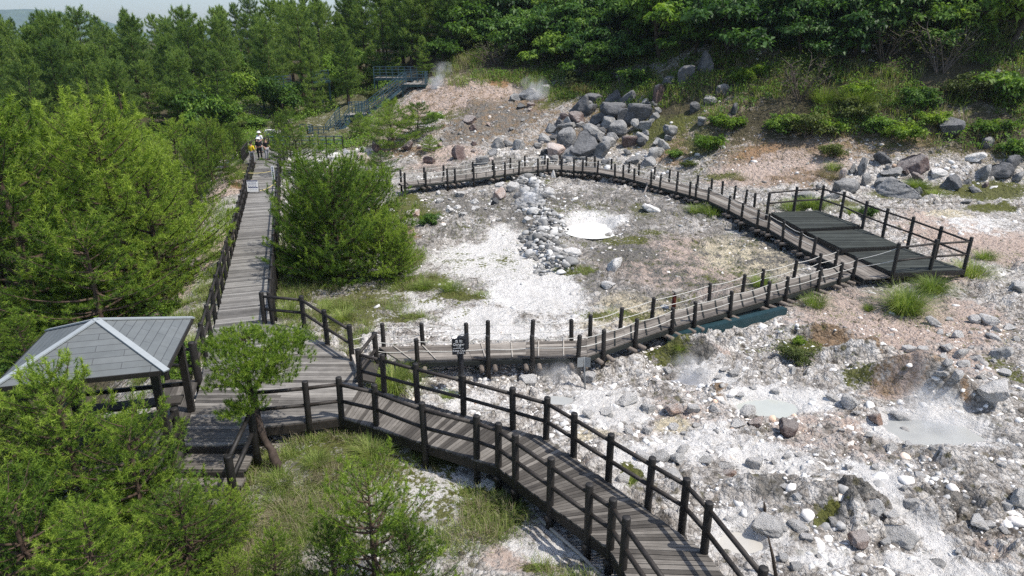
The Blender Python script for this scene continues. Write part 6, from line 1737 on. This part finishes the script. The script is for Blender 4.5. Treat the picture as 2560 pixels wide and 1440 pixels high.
# ================================================================== LABELS: say which one, by what stands nearest
LM = [('grey pool under orange bank', 2335, 1072), ('pale green pool', 1930, 1014), ('bluish steaming hollow', 1715, 930), ('small grey pool', 1392, 996), ('grey metal sign', 1463, 930), ('teal beam', 1820, 810),
      ('brown cut bank', 2090, 850), ('bend of the front boardwalk', 1400, 1110), ('pale lower pool', 1850, 1350), ('upright dark stick', 1930, 1390), ('danger sign', 1154, 900), ('white stream bed', 2280, 1320),
      ('lower right photo corner', 2560, 1440), ('right photo edge', 2560, 1050), ('biggest round grass clump', 2265, 750), ('viewing platform', 2300, 600), ('back corner of the platform', 2050, 500), ('dry stone wall', 1365, 590),
      ('bright white pool', 1475, 568), ('top of the roped loop', 1390, 405), ('dark boulder heap', 1540, 290), ('bright lime shrub on the slope', 1780, 345), ('steaming hillside vent', 1330, 225), ('pink bare slope', 1170, 215),
      ('visitors', 645, 395), ('notice board', 633, 465), ('teal staircase', 900, 270), ('umbrella crowned pine', 640, 890), ('grey shelter roof', 250, 870), ('junction deck', 700, 960), ('left end of roped loop', 1000, 455),
      ('large lime tree', 455, 240), ('bare white snag', 433, 150), ('upper left photo corner', 0, 0), ('lower left photo corner', 0, 1440), ('left photo edge', 0, 650), ('top centre of photo', 1000, 0), ('upper right photo corner', 2560, 0), ('top right forest', 2000, 60), ('white front slope patch', 1110, 1210), ('basin', 1250, 650), ('gap in the trees', 1300, 100), ('glimpsed forest railing', 690, 218), ('loose pale pipe', 1430, 1370)]
ORD = ['nearest', 'second nearest', 'third nearest', 'fourth nearest', 'fifth nearest', 'sixth nearest', 'seventh nearest', 'eighth nearest', 'ninth nearest', 'tenth nearest', 'eleventh nearest', 'twelfth nearest', 'thirteenth nearest', 'fourteenth nearest', 'fifteenth nearest', 'sixteenth nearest', 'seventeenth nearest', 'eighteenth nearest']
def describe(items):
    """items: (object, px, py, noun, look)"""
    groups = {}
    for o, px, py, noun, look in items:
        best = sorted((math.hypot(px - a, (py - b) * 1.2), nm, a, b) for nm, a, b in LM)[0]
        dist, nm, a, b = best
        dx, dy = px - a, py - b
        rel = ('right of' if dx > 0 else 'left of') if abs(dx) > abs(dy) else ('in front of' if dy > 0 else 'beyond')
        groups.setdefault((noun, look, rel, nm), []).append((dist, o))
    for (noun, look, rel, nm), L in groups.items():
        L.sort(key=lambda q: q[0])
        for i, (dist, o) in enumerate(L):
            o['label'] = (look + ' ' + noun + ' ' + rel + ' the ' + nm) if len(L) == 1 else (ORD[min(i, 17)] + ' ' + look + ' ' + noun + ' ' + rel + ' the ' + nm)
def rock_item(q):
    o, px, py, w_, tone = q
    size = 'large' if w_ > 1.15 else 'sizeable' if w_ > .7 else 'small' if w_ < .42 else 'middling'
    o['category'] = 'rock'; o['group'] = 'rocks and boulders of the geothermal field'
    return (o, px, py, 'boulder' if w_ > .75 else 'rock', size + ' ' + WORDS[tone])
describe([rock_item(q) for q in ROCKS]); describe(PLANTS)
# ================================================================== CAMERA, LIGHT, AIR
cam = bpy.data.cameras.new('camera'); co = bpy.data.objects.new('camera', cam); COL.objects.link(co)
co.location = (0, 0, CAM_H); co.rotation_euler = (R(90) - PITCH, 0, 0)
cam.sensor_width = 36; cam.lens = 24; cam.clip_start = .1; cam.clip_end = 9000
scene.camera = co
EL = R(62); AZ = math.atan2(.95, -.30)
sun = bpy.data.lights.new('sun', 'SUN'); sun.energy = 4.1; sun.angle = R(.53); sun.color = (1, .945, .86)
so = bpy.data.objects.new('sun', sun); COL.objects.link(so)
sd = Vector((math.sin(AZ) * math.cos(EL), math.cos(AZ) * math.cos(EL), math.sin(EL)))
so.rotation_euler = sd.to_track_quat('Z', 'Y').to_euler(); so.location = (30, -20, 60)
w = bpy.data.worlds.new('World'); scene.world = w; w.use_nodes = True
wn = w.node_tree; bg = wn.nodes['Background']
sky = wn.nodes.new('ShaderNodeTexSky'); sky.sky_type = 'NISHITA'; sky.sun_disc = False
sky.sun_elevation = EL; sky.sun_rotation = AZ; sky.air_density = 1.0; sky.dust_density = 1.6; sky.ozone_density = 1.2
wn.links.new(sky.outputs[0], bg.inputs[0]); bg.inputs[1].default_value = .15
scene.view_settings.view_transform = 'Standard'; scene.view_settings.look = 'None'
scene.view_settings.exposure = 0.36; scene.view_settings.gamma = 1
hz = MB().box(-5200, 5200, -70, 5200, -9.0, 330)
hm, hnt, hout = new_mat('haze'); hq = NT(hnt); hv = hq.n('ShaderNodeVolumePrincipled'); hv.inputs['Color'].default_value = (.72, .85, 1.0, 1); hv.inputs['Density'].default_value = .00014; hv.inputs['Anisotropy'].default_value = .3
hq.link(hv.outputs[0], hout.inputs['Volume'])
tag(hz.build('haze', hm), 'thin bluish air haze over the whole valley', 'haze', kind='stuff')
scene.cycles.use_denoising = False; scene.cycles.use_adaptive_sampling = False
scene.cycles.max_bounces = 8; scene.cycles.transparent_max_bounces = 8; scene.cycles.volume_bounces = 1

import os
if os.environ.get('COUNT'):
    from collections import Counter
    print(Counter(o.name.split('.')[0] for o in scene.objects if o.parent is None))
